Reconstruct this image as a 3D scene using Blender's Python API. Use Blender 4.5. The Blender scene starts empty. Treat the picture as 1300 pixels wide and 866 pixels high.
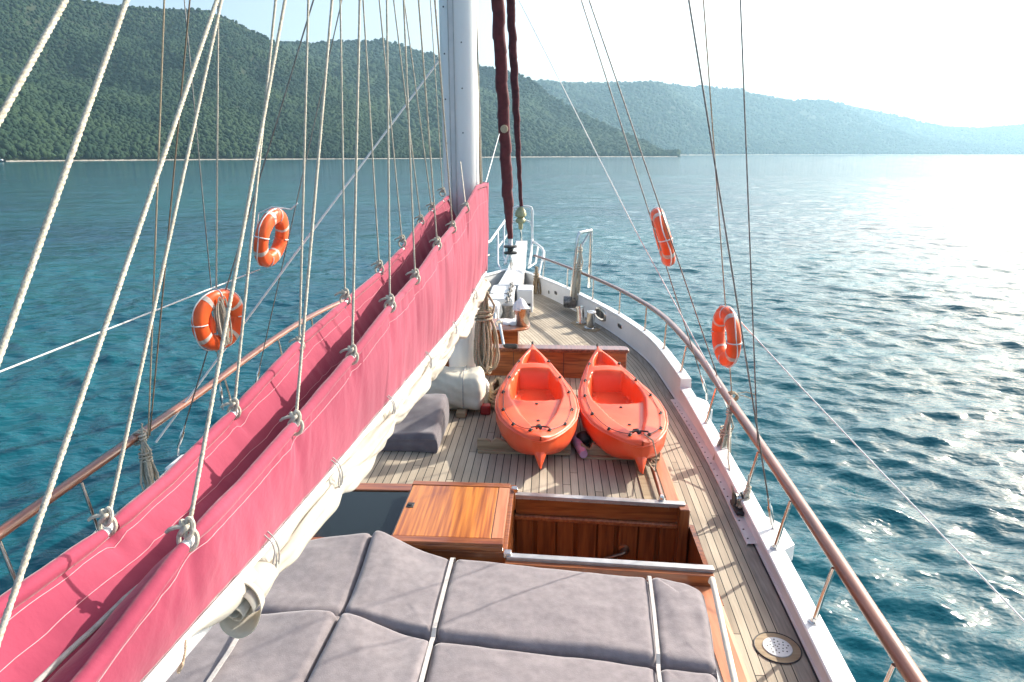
import bpy, math, random
import numpy as np
from mathutils import Vector, Matrix, Euler, noise as mnoise
R = math.radians
random.seed(7); rng = np.random.default_rng(7)
SC = bpy.context.scene
COL = SC.collection

# ------------------------------------------------------------------ camera, sky, sun, exposure
EYE = 4.9                                   # eye height above the sea
PITCH = math.atan(238/867.0); YAW = R(3.2)
cam = bpy.data.objects.new('camera', bpy.data.cameras.new('camera')); COL.objects.link(cam)
cam.location = (0, 0, EYE); cam.rotation_euler = (math.pi/2-PITCH, 0, YAW)
cam.data.sensor_width = 36; cam.data.lens = 36*867/1300.0
cam.data.clip_start = 0.05; cam.data.clip_end = 30000
SC.camera = cam
SUN_AZ, SUN_EL = R(52), R(30)               # azimuth clockwise from the bow
world = bpy.data.worlds.new('World'); SC.world = world; world.use_nodes = True
nt = world.node_tree; bg = nt.nodes['Background']
sky = nt.nodes.new('ShaderNodeTexSky'); sky.sky_type = 'NISHITA'; sky.sun_disc = False
sky.sun_elevation = SUN_EL; sky.sun_rotation = SUN_AZ
sky.air_density = 0.85; sky.dust_density = 4.2; sky.ozone_density = 0.5
nt.links.new(sky.outputs[0], bg.inputs[0]); bg.inputs[1].default_value = 0.15
sun = bpy.data.objects.new('sun', bpy.data.lights.new('sun', 'SUN')); COL.objects.link(sun)
sun.data.energy = 4.8; sun.data.angle = R(0.6); sun.data.color = (1.0, 0.93, 0.82)
sd = Vector((math.sin(SUN_AZ)*math.cos(SUN_EL), math.cos(SUN_AZ)*math.cos(SUN_EL), math.sin(SUN_EL)))
sun.rotation_euler = sd.to_track_quat('Z', 'Y').to_euler()
SC.view_settings.view_transform = 'Standard'; SC.view_settings.look = 'None'
SC.view_settings.exposure = 0.86; SC.view_settings.gamma = 1
SC.cycles.max_bounces = 7; SC.cycles.volume_bounces = 1
SC.cycles.transparent_max_bounces = 8

# ------------------------------------------------------------------ survey helpers: where a point seen in the photo stands
_cp, _sp, _cy, _sy = math.cos(PITCH), math.sin(PITCH), math.cos(YAW), math.sin(YAW)
FW = Vector((-_sy*_cp, _cy*_cp, -_sp)); RT = Vector((_cy, _sy, 0)); UP = Vector((-_sy*_sp, _cy*_sp, _cp))
def ray(x, y): return FW + RT*((x-650)/867.0) - UP*((y-433)/867.0)
def at_z(x, y, z):
    d = ray(x, y); t = (z-EYE)/d.z; return Vector((d.x*t, d.y*t, z))
def at_y(x, y, Y):
    d = ray(x, y); t = Y/d.y; return Vector((d.x*t, Y, EYE+d.z*t))
def at_plane(x, y, p, n):
    d = ray(x, y); e = Vector((0, 0, EYE)); t = (Vector(p)-e).dot(n)/d.dot(n); return e+d*t
def at_xab(x, y, a, b):                      # vertical plane X = a + bY
    d = ray(x, y); t = a/(d.x-b*d.y); return Vector((d.x*t, d.y*t, EYE+d.z*t))

# ------------------------------------------------------------------ materials
def mat(name, c1, c2=None, scale=8.0, rough=0.5, metal=0.0, bump=0.0, bscale=60.0, stretch=(1,1,1), coat=0.0, spec=0.5, sheen=0.0, detail=5, bdist=0.01, lo=.35, hi=.65, rvar=0.0):
    m = bpy.data.materials.new(name); m.use_nodes = True
    n = m.node_tree.nodes; l = m.node_tree.links; b = n['Principled BSDF']
    b.inputs['Base Color'].default_value = (*c1, 1); b.inputs['Roughness'].default_value = rough
    b.inputs['Metallic'].default_value = metal; b.inputs['Specular IOR Level'].default_value = spec
    b.inputs['Coat Weight'].default_value = coat; b.inputs['Coat Roughness'].default_value = 0.08
    if sheen: b.inputs['Sheen Weight'].default_value = sheen; b.inputs['Sheen Roughness'].default_value = .4
    tc = n.new('ShaderNodeTexCoord'); mp = n.new('ShaderNodeMapping'); mp.inputs['Scale'].default_value = stretch
    l.new(tc.outputs['Object'], mp.inputs[0])
    if c2:
        t = n.new('ShaderNodeTexNoise'); t.inputs['Scale'].default_value = scale; t.inputs['Detail'].default_value = detail
        l.new(mp.outputs[0], t.inputs['Vector'])
        r = n.new('ShaderNodeValToRGB'); r.color_ramp.elements[0].position = lo; r.color_ramp.elements[1].position = hi
        r.color_ramp.elements[0].color = (*c1, 1); r.color_ramp.elements[1].color = (*c2, 1)
        l.new(t.outputs['Fac'], r.inputs[0]); l.new(r.outputs[0], b.inputs['Base Color'])
        if rvar:
            mr = n.new('ShaderNodeMapRange'); mr.inputs['To Min'].default_value = rough-rvar; mr.inputs['To Max'].default_value = rough+rvar
            l.new(t.outputs['Fac'], mr.inputs[0]); l.new(mr.outputs[0], b.inputs['Roughness'])
    if bump:
        t2 = n.new('ShaderNodeTexNoise'); t2.inputs['Scale'].default_value = bscale; t2.inputs['Detail'].default_value = 4
        l.new(mp.outputs[0], t2.inputs['Vector'])
        bm = n.new('ShaderNodeBump'); bm.inputs['Strength'].default_value = bump; bm.inputs['Distance'].default_value = bdist
        l.new(t2.outputs['Fac'], bm.inputs['Height']); l.new(bm.outputs[0], b.inputs['Normal'])
    return m

def teak(name, pitch, use_uv=False):
    m = bpy.data.materials.new(name); m.use_nodes = True
    n = m.node_tree.nodes; l = m.node_tree.links; b = n['Principled BSDF']
    tc = n.new('ShaderNodeTexCoord'); sep = n.new('ShaderNodeSeparateXYZ')
    l.new(tc.outputs['UV' if use_uv else 'Object'], sep.inputs[0])
    def mth(op, a, bv=None):
        k = n.new('ShaderNodeMath'); k.operation = op
        for i, v in enumerate((a, bv)):
            if v is None: continue
            if isinstance(v, (int, float)): k.inputs[i].default_value = v
            else: l.new(v, k.inputs[i])
        return k.outputs[0]
    q = mth('DIVIDE', sep.outputs[0], pitch); fl = mth('FLOOR', q); fr = mth('FRACT', q)
    seam = mth('LESS_THAN', fr, 0.105)
    # butt joints: each plank is cut every 2.4 m with its own offset
    wn = n.new('ShaderNodeTexWhiteNoise'); wn.noise_dimensions = '1D'; l.new(fl, wn.inputs['W'])
    yy = mth('DIVIDE', mth('ADD', sep.outputs[1], mth('MULTIPLY', wn.outputs['Value'], 2.4)), 2.4)
    but = mth('LESS_THAN', mth('FRACT', yy), 0.0025)
    seam = mth('MAXIMUM', seam, but)
    wn2 = n.new('ShaderNodeTexWhiteNoise'); wn2.noise_dimensions = '2D'
    cb = n.new('ShaderNodeCombineXYZ'); l.new(fl, cb.inputs[0]); l.new(mth('FLOOR', yy), cb.inputs[1]); l.new(cb.outputs[0], wn2.inputs['Vector'])
    mp = n.new('ShaderNodeMapping'); mp.inputs['Scale'].default_value = (34, 1.6, 1); l.new(tc.outputs['UV' if use_uv else 'Object'], mp.inputs[0])
    ns = n.new('ShaderNodeTexNoise'); ns.inputs['Scale'].default_value = 3; ns.inputs['Detail'].default_value = 6; l.new(mp.outputs[0], ns.inputs['Vector'])
    rp = n.new('ShaderNodeValToRGB'); e = rp.color_ramp.elements
    e[0].position = .2; e[0].color = (.29, .24, .18, 1); e[1].position = .8; e[1].color = (.50, .43, .33, 1)
    s = mth('ADD', mth('MULTIPLY', wn2.outputs['Value'], .45), mth('MULTIPLY', ns.outputs['Fac'], .6))
    l.new(s, rp.inputs[0])
    # salt and damp patches
    n2 = n.new('ShaderNodeTexNoise'); n2.inputs['Scale'].default_value = 1.3; n2.inputs['Detail'].default_value = 5; l.new(tc.outputs['Object'], n2.inputs['Vector'])
    r2 = n.new('ShaderNodeMapRange'); r2.inputs['From Min'].default_value = .4; r2.inputs['From Max'].default_value = .62; r2.inputs['To Min'].default_value = .84; r2.inputs['To Max'].default_value = 1.06
    l.new(n2.outputs['Fac'], r2.inputs[0])
    mx0 = n.new('ShaderNodeMix'); mx0.data_type = 'RGBA'; mx0.blend_type = 'MULTIPLY'; mx0.inputs[0].default_value = 1
    l.new(rp.outputs[0], mx0.inputs[6]); l.new(r2.outputs[0], mx0.inputs[7])
    mx = n.new('ShaderNodeMix'); mx.data_type = 'RGBA'; l.new(seam, mx.inputs[0]); l.new(mx0.outputs[2], mx.inputs[6]); mx.inputs[7].default_value = (.018, .016, .015, 1)
    l.new(mx.outputs[2], b.inputs['Base Color']); b.inputs['Roughness'].default_value = .72; b.inputs['Specular IOR Level'].default_value = .3
    bm = n.new('ShaderNodeBump'); bm.inputs['Strength'].default_value = .3; bm.inputs['Distance'].default_value = .003
    l.new(mth('SUBTRACT', ns.outputs['Fac'], mth('MULTIPLY', seam, 1.5)), bm.inputs['Height']); l.new(bm.outputs[0], b.inputs['Normal'])
    return m

M = {}
M['teak'] = teak('teak_planks', .064); M['teak_swept'] = teak('teak_planks_swept', .056, True)
M['varnish'] = mat('varnished_mahogany', (.17,.042,.012), (.36,.115,.03), 3.0, .28, stretch=(1.2,14,14), coat=.6, bump=.08, bscale=30)
M['varnish_up'] = mat('varnished_mahogany_upright', (.16,.046,.015), (.32,.105,.03), 3.0, .3, stretch=(14,14,1.2), coat=.5, bump=.08, bscale=30)
M['varnish_y'] = mat('varnished_mahogany_long', (.22,.06,.02), (.40,.14,.05), 3.0, .3, stretch=(16,1.0,16), coat=.5, bump=.06, bscale=30)
M['lid'] = mat('orange_varnished_boards', (.26,.062,.010), (.58,.20,.03), 2.2, .3, stretch=(17,.55,17), coat=.7, bump=.06, bscale=20, lo=.36, hi=.62)
M['trim'] = mat('faded_varnish_trim', (.42,.15,.07), (.52,.22,.11), 3, .45, stretch=(12,1,12), coat=.2)
M['rail'] = mat('varnished_handrail', (.13,.040,.020), (.27,.098,.052), 2.5, .3, stretch=(18,1.2,18), coat=.7, bump=.1, bscale=14)
M['white'] = mat('white_gloss_paint', (.70,.71,.71), (.80,.80,.79), 2.0, .32, bump=.06, bscale=5, rvar=.06, coat=.15)
M['white_old'] = mat('white_deck_paint', (.62,.63,.63), (.76,.76,.75), 4.0, .45, bump=.12, bscale=18)
M['mast'] = mat('white_mast_paint', (.76,.765,.75), (.82,.82,.80), 1.2, .3, stretch=(2,2,.4), coat=.25, bump=.03, bscale=4)
M['steel'] = mat('stainless_steel', (.62,.61,.58), (.74,.72,.68), 9, .2, metal=1, rvar=.06)
M['wire'] = mat('stay_wire', (.16,.155,.15), (.30,.29,.27), 30, .45, metal=.75)
M['brownwire'] = mat('brown_halyard', (.15,.11,.075), (.24,.18,.12), 30, .75)
M['rope'] = mat('weathered_white_rope', (.40,.36,.28), (.58,.54,.45), 90, .85, bump=.4, bscale=220, bdist=.004)
M['ropetan'] = mat('tan_rope', (.32,.25,.165), (.50,.41,.29), 90, .85, bump=.4, bscale=220, bdist=.004)
M['cord'] = mat('white_cord', (.72,.72,.70), (.82,.82,.80), 60, .7)
M['cord_grey'] = mat('grey_cord', (.30,.29,.28), (.42,.41,.39), 60, .8)
M['pink'] = mat('pink_canvas', (.255,.034,.070), (.355,.060,.104), 2.2, .8, bump=.22, bscale=35, sheen=.2, bdist=.01, spec=.2)
M['stitch'] = mat('pale_stitching', (.58,.25,.29), (.66,.34,.37), 80, .8)
M['canvas'] = mat('cream_canvas', (.54,.505,.44), (.66,.63,.565), 4, .82, bump=.3, bscale=14, spec=.2, bdist=.012)
_n = M['canvas'].node_tree; _b = _n.nodes['Principled BSDF']; _t = _n.nodes.new('ShaderNodeBsdfTranslucent'); _t.inputs[0].default_value = (.70, .64, .54, 1)
_x = _n.nodes.new('ShaderNodeMixShader'); _x.inputs[0].default_value = .35; _n.links.new(_b.outputs[0], _x.inputs[1]); _n.links.new(_t.outputs[0], _x.inputs[2]); _n.links.new(_x.outputs[0], _n.nodes['Material Output'].inputs[0])
M['raft'] = mat('ivory_cover', (.60,.56,.45), (.72,.68,.57), 3, .7, bump=.35, bscale=9, bdist=.02, spec=.3)
M['velour'] = mat('grey_velour', (.195,.172,.18), (.255,.228,.236), 22, .92, bump=.35, bscale=160, sheen=.55, bdist=.004, spec=.15, lo=.3, hi=.7, detail=8)
M['velour_dark'] = mat('charcoal_velour', (.13,.115,.125), (.185,.165,.175), 7, .92, bump=.35, bscale=160, sheen=.5, bdist=.004, spec=.15)
M['kayak'] = mat('orange_polyethylene', (.82,.085,.022), (.86,.135,.050), 3, .34, bump=.10, bscale=70, rvar=.07, bdist=.004)
M['black'] = mat('black_rubber', (.02,.02,.02), (.035,.035,.035), 20, .5)
M['ring'] = mat('orange_ring_plastic', (.80,.10,.018), (.86,.135,.03), 5, .42, bump=.06, bscale=30, rvar=.06)
M['band'] = mat('reflective_tape', (.50,.44,.38), (.66,.62,.57), 30, .4)
M['maroon'] = mat('maroon_sail', (.085,.012,.018), (.135,.020,.028), 10, .72, bump=.3, bscale=25, sheen=.1)
M['glass'] = mat('smoked_glass', (.012,.018,.020), None, rough=.1, spec=.28)
M['alu'] = mat('aluminium_track', (.40,.40,.40), (.52,.52,.52), 12, .42, metal=.7)
M['brass'] = mat('aged_bronze', (.22,.14,.10), (.34,.24,.17), 20, .32, metal=.9)
M['olive'] = mat('dull_brass', (.32,.30,.16), (.42,.40,.24), 20, .5, metal=.5)
M['noodle'] = mat('lilac_foam', (.52,.28,.42), (.60,.36,.50), 10, .85)
M['cradle'] = mat('weathered_teak_board', (.27,.19,.11), (.38,.29,.18), 4, .7, stretch=(1,12,12), bump=.2, bscale=20)
M['red'] = mat('red_plastic', (.35,.02,.02), None, rough=.4)
M['cloth'] = mat('white_cloth', (.72,.70,.72), (.80,.79,.80), 8, .9, bump=.3, bscale=20)
M['hole'] = mat('dark_fitting', (.03,.03,.032), None, rough=.6)

# ------------------------------------------------------------------ mesh builder
class MB:
    def __init__(s): s.V = []; s.F = []; s.UV = None
    def add(s, vs, fs):
        o = len(s.V); s.V.extend([tuple(v) for v in vs]); s.F.extend([tuple(i+o for i in f) for f in fs]); return s
    def box(s, c, d, rz=0, rx=0, ry=0):
        mt = Matrix.Translation(Vector(c)) @ Euler((rx, ry, rz)).to_matrix().to_4x4()
        vs = [mt @ Vector((sx*d[0]/2, sy*d[1]/2, sz*d[2]/2)) for sx in (-1,1) for sy in (-1,1) for sz in (-1,1)]
        return s.add(vs, [(0,1,3,2),(4,6,7,5),(0,4,5,1),(2,3,7,6),(0,2,6,4),(1,5,7,3)])
    def prism(s, bottom, top):
        n = len(bottom); vs = list(bottom)+list(top)
        return s.add(vs, [tuple(range(n))[::-1], tuple(range(n, 2*n))]+[(i, (i+1)%n, n+(i+1)%n, n+i) for i in range(n)])
    def grid(s, P, cu=False, cv=False):
        P = np.asarray(P, float); m, n = P.shape[:2]; fs = []
        for i in range(m if cu else m-1):
            for j in range(n if cv else n-1):
                i2, j2 = (i+1)%m, (j+1)%n
                fs.append((i*n+j, i2*n+j, i2*n+j2, i*n+j2))
        return s.add(P.reshape(-1, 3).tolist(), fs)
    def tube(s, path, r, n=8, closed=False, caps=True):
        P = np.asarray([tuple(p) for p in path], float); m = len(P)
        rr = np.full(m, r, float) if np.isscalar(r) else np.asarray(r, float)
        if closed: T = np.roll(P, -1, 0)-np.roll(P, 1, 0)
        else: T = np.gradient(P, axis=0)
        T /= np.maximum(np.linalg.norm(T, axis=1, keepdims=True), 1e-9)
        ref = np.array((0, 0, 1.0)) if abs(T[0][2]) < .9 else np.array((1.0, 0, 0))
        N = np.zeros_like(P); v = ref - T[0]*ref.dot(T[0]); v /= np.linalg.norm(v); N[0] = v
        for i in range(1, m):
            v = N[i-1]-T[i]*N[i-1].dot(T[i]); k = np.linalg.norm(v)
            N[i] = v/k if k > 1e-8 else N[i-1]
        B = np.cross(T, N); a = np.linspace(0, 2*np.pi, n, endpoint=False)
        G = P[:, None]+rr[:, None, None]*(np.cos(a)[None, :, None]*N[:, None]+np.sin(a)[None, :, None]*B[:, None])
        o = len(s.V); s.grid(G, cu=closed, cv=True)
        if caps and not closed:
            s.F.append(tuple(o+i for i in range(n))[::-1]); s.F.append(tuple(o+(m-1)*n+i for i in range(n)))
        return s
    def rope(s, path, r, pitch=None, n=5):       # three laid strands
        P = np.asarray([tuple(p) for p in path], float)
        seg = np.linalg.norm(np.diff(P, axis=0), axis=1); L = np.concatenate(([0], np.cumsum(seg)))
        pitch = pitch or r*6.0
        k = max(8, int(L[-1]/pitch*7)); k = min(k, 2600); t = np.linspace(0, L[-1], k)
        C = np.stack([np.interp(t, L, P[:, i]) for i in range(3)], 1)
        T = np.gradient(C, axis=0); T /= np.linalg.norm(T, axis=1, keepdims=True)
        ref = np.array((.31, .77, .2)); N = np.cross(T, ref); N /= np.linalg.norm(N, axis=1, keepdims=True); B = np.cross(T, N)
        for q in range(3):
            a = 2*np.pi*(t/pitch)+q*2.0944
            s.tube(C+r*.40*(np.cos(a)[:, None]*N+np.sin(a)[:, None]*B), r*.64, n)
        return s
    def lathe(s, prof, c=(0,0,0), n=24, axis='Z', caps=True):
        G = []
        for (r, z) in prof:
            row = []
            for i in range(n):
                a = 2*math.pi*i/n; x, y = r*math.cos(a), r*math.sin(a)
                p = (x, y, z) if axis == 'Z' else ((z, x, y) if axis == 'X' else (y, z, x))
                row.append((p[0]+c[0], p[1]+c[1], p[2]+c[2]))
            G.append(row)
        o = len(s.V); s.grid(G, cv=True); m = len(prof)
        if caps: s.F.append(tuple(o+i for i in range(n))[::-1]); s.F.append(tuple(o+(m-1)*n+i for i in range(n)))
        return s
    def xf(s, mt):
        s.V = [tuple(mt @ Vector(v)) for v in s.V]; return s
    def build(s, name, m, parent=None, smooth=True, bevel=0, ang=40, solid=0, uv=None, subsurf=0):
        me = bpy.data.meshes.new(name); me.from_pydata(s.V, [], s.F)
        if uv is not None:
            ul = me.uv_layers.new(name='UVMap'); li = np.zeros(len(me.loops), np.int32); me.loops.foreach_get('vertex_index', li)
            ul.data.foreach_set('uv', np.asarray(uv, np.float32)[li].ravel())
        me.materials.append(m); me.update()
        o = bpy.data.objects.new(name, me); COL.objects.link(o)
        if smooth:
            me.polygons.foreach_set('use_smooth', [True]*len(me.polygons))
            try: me.set_sharp_from_angle(angle=R(ang))
            except Exception: pass
        if solid: k = o.modifiers.new('solid', 'SOLIDIFY'); k.thickness = solid; k.offset = 0
        if bevel: k = o.modifiers.new('bevel', 'BEVEL'); k.width = bevel; k.segments = 2; k.limit_method = 'ANGLE'; k.angle_limit = R(40)
        if subsurf: k = o.modifiers.new('sub', 'SUBSURF'); k.levels = subsurf; k.render_levels = subsurf
        if parent is not None:
            o.parent = parent
            # meshes are modelled in world space, so only a root Empty moves its children
            w = Matrix.Translation(parent.location) @ Euler(parent.rotation_euler).to_matrix().to_4x4() if parent.type == 'EMPTY' else Matrix.Identity(4)
            o.matrix_parent_inverse = w.inverted()
        return o
def tag(o, label=None, cat=None, group=None, kind=None):
    if label: o['label'] = label
    if cat: o['category'] = cat
    if group: o['group'] = group
    if kind: o['kind'] = kind
    return o
def thing(name, label, cat, loc=(0,0,0), group=None):
    o = bpy.data.objects.new(name, None); COL.objects.link(o); o.location = loc; o.empty_display_size = .1
    return tag(o, label, cat, group)
def copy_tree(o, parent=None):
    c = o.copy(); COL.objects.link(c)
    if parent is not None: c.parent = parent
    for ch in o.children: copy_tree(ch, c)
    return c
def place(o, loc, rot=(0,0,0)): o.location = loc; o.rotation_euler = rot; return o
def lerp(a, b, t): return a+(b-a)*t
def nz(x, y, z=0.0): return mnoise.noise(Vector((x, y, z)))
def smooth(a, b, x): t = min(1, max(0, (x-a)/(b-a))); return t*t*(3-2*t)

# ------------------------------------------------------------------ sea
def fast_mesh(name, V, Q, m, smooth_=True, tri=False):
    me = bpy.data.meshes.new(name); k = 3 if tri else 4
    me.vertices.add(len(V)); me.vertices.foreach_set('co', np.asarray(V, np.float32).ravel())
    me.loops.add(len(Q)*k); me.loops.foreach_set('vertex_index', np.asarray(Q, np.int32).ravel())
    me.polygons.add(len(Q)); me.polygons.foreach_set('loop_start', np.arange(0, len(Q)*k, k, dtype=np.int32))
    me.polygons.foreach_set('use_smooth', np.full(len(Q), smooth_))
    me.update(calc_edges=True); me.materials.append(m)
    o = bpy.data.objects.new(name, me); COL.objects.link(o); return o

def build_sea():
    r = [2.2]
    while r[-1] < 8000: r.append(r[-1]*(1.0042 if r[-1] < 170 else (1.010 if r[-1] < 800 else 1.03)))
    r = np.array(r)
    a = np.concatenate([np.arange(R(-58), R(50), .0042), np.linspace(R(50), R(302), 60)])
    rr, aa = np.meshgrid(r, a, indexing='ij')
    X = rr*np.sin(aa); Y = rr*np.cos(aa); Z = np.zeros_like(X); DX = np.zeros_like(X); DY = np.zeros_like(X)
    sp = np.maximum(rr*.0045, .012)
    sp = np.where(rr > 170, rr*.010, sp); sp = np.where(rr > 800, rr*.03, sp)
    g = np.random.default_rng(3)
    lam = np.exp(np.linspace(math.log(.34), math.log(5.5), 90))
    patch = 1+.35*np.sin(X*.021+Y*.013+1)*np.sin(X*.008-Y*.017)
    for L in lam:
        th = R(205)+g.normal(0, .62)            # wave heading
        k = 2*np.pi/L; ka = .041 if L < .95 else .041*(.95/L)**1.45
        fade = np.clip((L/sp-2.5)/3, 0, 1)
        ph = k*(X*math.sin(th)+Y*math.cos(th))+g.uniform(0, 6.28)
        A = ka/k*fade*patch
        Z += A*np.cos(ph); DX -= .8*A*math.sin(th)*np.sin(ph); DY -= .8*A*math.cos(th)*np.sin(ph)
    X = X+DX; Y = Y+DY
    m, n = X.shape
    i, j = np.meshgrid(np.arange(m-1), np.arange(n), indexing='ij'); j2 = (j+1) % n
    Q = np.stack([i*n+j, i*n+j2, (i+1)*n+j2, (i+1)*n+j], -1).reshape(-1, 4)
    V = np.stack([X, Y, Z], -1).reshape(-1, 3)
    c = len(V); V = np.vstack([V, [[0, 0, 0]]])
    w = bpy.data.materials.new('sea_water'); w.use_nodes = True
    nn = w.node_tree.nodes; l = w.node_tree.links; b = nn['Principled BSDF']
    b.inputs['Roughness'].default_value = .06; b.inputs['IOR'].default_value = 1.333
    tc = nn.new('ShaderNodeTexCoord')
    t = nn.new('ShaderNodeTexNoise'); t.inputs['Scale'].default_value = .035; t.inputs['Detail'].default_value = 3; l.new(tc.outputs['Object'], t.inputs['Vector'])
    rp = nn.new('ShaderNodeValToRGB'); rp.color_ramp.elements[0].position = .35; rp.color_ramp.elements[1].position = .68
    rp.color_ramp.elements[0].color = (.002, .056, .088, 1); rp.color_ramp.elements[1].color = (.004, .114, .128, 1)
    l.new(t.outputs['Fac'], rp.inputs[0]); l.new(rp.outputs[0], b.inputs['Base Color'])
    prev = None
    for (s, st, d, sc) in ((2.6, .42, .07, (1, 1.6, 1)), (8.0, .25, .02, (1, 1.3, 1)), (.45, .5, .55, (1, 1.6, 1)), (.12, .4, 1.2, (1, 1.8, 1))):
        mp = nn.new('ShaderNodeMapping'); mp.inputs['Scale'].default_value = sc; mp.inputs['Rotation'].default_value = (0, 0, R(-20)); l.new(tc.outputs['Object'], mp.inputs[0])
        q = nn.new('ShaderNodeTexNoise'); q.inputs['Scale'].default_value = s; q.inputs['Detail'].default_value = 5; q.inputs['Roughness'].default_value = .55; l.new(mp.outputs[0], q.inputs['Vector'])
        bm = nn.new('ShaderNodeBump'); bm.inputs['Strength'].default_value = st; bm.inputs['Distance'].default_value = d
        l.new(q.outputs['Fac'], bm.inputs['Height'])
        if prev: l.new(prev, bm.inputs['Normal'])
        prev = bm.outputs[0]
    l.new(prev, b.inputs['Normal'])
    o = fast_mesh('sea', V[:-1], Q, w); tag(o, 'blue green sea with small wind ripples round the boat', kind='structure')
build_sea()

# ------------------------------------------------------------------ hills and their woods
def interp_tab(tab, x): return np.interp(x, [p[0] for p in tab], [p[1] for p in tab])
foliage = mat('hill_woodland', (.008,.026,.015), (.036,.064,.028), .022, .95, spec=.15, detail=8, lo=.3, hi=.7)
soil = mat('hill_scrub_soil', (.018,.035,.018), (.05,.06,.035), .03, .95, spec=.1)
shore_m = mat('shore_rock', (.30,.27,.22), (.46,.42,.36), .2, .9)
ph = (1+5**.5)/2
ICO = np.array([(-1,ph,0),(1,ph,0),(-1,-ph,0),(1,-ph,0),(0,-1,ph),(0,1,ph),(0,-1,-ph),(0,1,-ph),(ph,0,-1),(ph,0,1),(-ph,0,-1),(-ph,0,1)])/math.sqrt(1+ph*ph)
ICF = np.array([(0,11,5),(0,5,1),(0,1,7),(0,7,10),(0,10,11),(1,5,9),(5,11,4),(11,10,2),(10,7,6),(7,1,8),(3,9,4),(3,4,2),(3,2,6),(3,6,8),(3,8,9),(4,9,5),(2,4,11),(6,2,10),(8,6,7),(9,8,1)])
def fbm2(x, y, seed, oct=4):
    g = np.random.default_rng(seed); z = np.zeros_like(x); amp = 1.
    for o in range(oct):
        for _ in range(5):
            th = g.uniform(0, 6.28); f = 2**o*g.uniform(.7, 1.4)
            z += amp*.4*np.sin(f*(x*math.cos(th)+y*math.sin(th))+g.uniform(0, 6.28))
        amp *= .5
    return z
def hill(x0, x1, step, skyline, d0, d1, seed, crown, ncrown, label, wood_label):
    xs = np.arange(x0, x1+step, step)
    dirs = [ray(x, 195) for x in xs]; az = np.array([math.atan2(d.x, d.y) for d in dirs])
    te = []
    for x, yy in zip(xs, interp_tab(skyline, xs)):
        d = ray(x, yy); te.append(d.z/math.hypot(d.x, d.y))
    te = np.maximum(np.array(te), .0005)
    D0 = interp_tab(d0, xs); D1 = interp_tab(d1, xs)
    ns = 46; S = np.linspace(0, 1, ns)
    def surf(ci, s):                     # ci fractional column
        i = np.arange(len(xs)); A = np.interp(ci, i, az); d_0 = np.interp(ci, i, D0); d_1 = np.interp(ci, i, D1)
        H = np.interp(ci, i, te)*d_1+EYE
        d = d_0+(d_1-d_0)*s
        x, y = d*np.sin(A), d*np.cos(A)
        z = H*(.28*s**.5+.72*s)*(1-.0*s)
        z = z*(1+.27*np.sin(np.pi*s)*fbm2(x/(95+25*crown), y/(95+25*crown), seed, 5))+.6
        lim = np.interp(ci, i, te)*d*.975+EYE*.8
        z = np.where(s < .985, np.minimum(z, np.maximum(lim, .6)), z)
        return x, y, np.maximum(z, .3)
    ci = np.arange(len(xs), dtype=float); C, SS = np.meshgrid(ci, S, indexing='ij')
    X, Y, Z = surf(C, SS); Z[:, 0] = -1.0
    # back slope
    A = az[:, None]; bx, by, bz = [X], [Y], [Z]
    for q, f in ((.25, .8), (.6, .45), (1., .05)):
        dd = D1[:, None]+(D1-D0)[:, None]*q; bx.append(dd*np.sin(A)); by.append(dd*np.cos(A)); bz.append(Z[:, -1:]*f)
    X = np.hstack(bx); Y = np.hstack(by); Z = np.hstack(bz); m, n = X.shape
    i, j = np.meshgrid(np.arange(m-1), np.arange(n-1), indexing='ij')
    Q = np.stack([i*n+j, (i+1)*n+j, (i+1)*n+j+1, i*n+j+1], -1).reshape(-1, 4)
    o = fast_mesh('hill', np.stack([X, Y, Z], -1).reshape(-1, 3), Q, soil); tag(o, label, kind='structure')
    # pale rocky shore strip
    g = np.random.default_rng(seed+5)
    V = []; nn_ = len(xs)*3; cc = np.linspace(0, len(xs)-1, nn_)
    hgt = crown*.22*(1+.8*g.random(nn_))
    for off, hh in ((-14, -.5), (-9, .35), (-3, .8), (8, 1.0)):
        d_ = np.interp(cc, ci, D0)+off*crown/3; A_ = np.interp(cc, ci, az)
        V.append(np.stack([d_*np.sin(A_), d_*np.cos(A_), hgt*hh+.02], -1))
    V = np.stack(V, 1); m, n = V.shape[:2]
    i, j = np.meshgrid(np.arange(m-1), np.arange(n-1), indexing='ij')
    Q = np.stack([i*n+j, (i+1)*n+j, (i+1)*n+j+1, i*n+j+1], -1).reshape(-1, 4)
    o = fast_mesh('rocky_shore', V.reshape(-1, 3), Q, shore_m, False); tag(o, 'pale rocky shoreline at the foot of the wooded hill', kind='structure')
    # woods
    c = g.uniform(0, len(xs)-1, ncrown); s = g.random(ncrown)**1.2*.999+.0004
    x, y, z = surf(c, s)
    dens = fbm2(x/60, y/60, seed+9); keep = (dens > -1.4) | (g.random(ncrown) < .35); x, y, z = x[keep], y[keep], z[keep]
    nC = len(x); rad = crown*g.uniform(.45, 1.3, nC)*(1+.2*np.abs(g.normal(size=nC)))
    V = ICO[None]*rad[:, None, None]*np.stack([np.ones(nC), np.ones(nC), g.uniform(.7, 1.15, nC)], -1)[:, None, :]
    V = V*(1+.22*g.normal(size=(nC, 12, 1)))
    V = V+np.stack([x, y, z+rad*.35], -1)[:, None]
    Fc = ICF[None]+(np.arange(nC)*12)[:, None, None]
    o = fast_mesh('woodland', V.reshape(-1, 3), Fc.reshape(-1, 3), foliage, True, True); tag(o, wood_label, kind='stuff')
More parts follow.
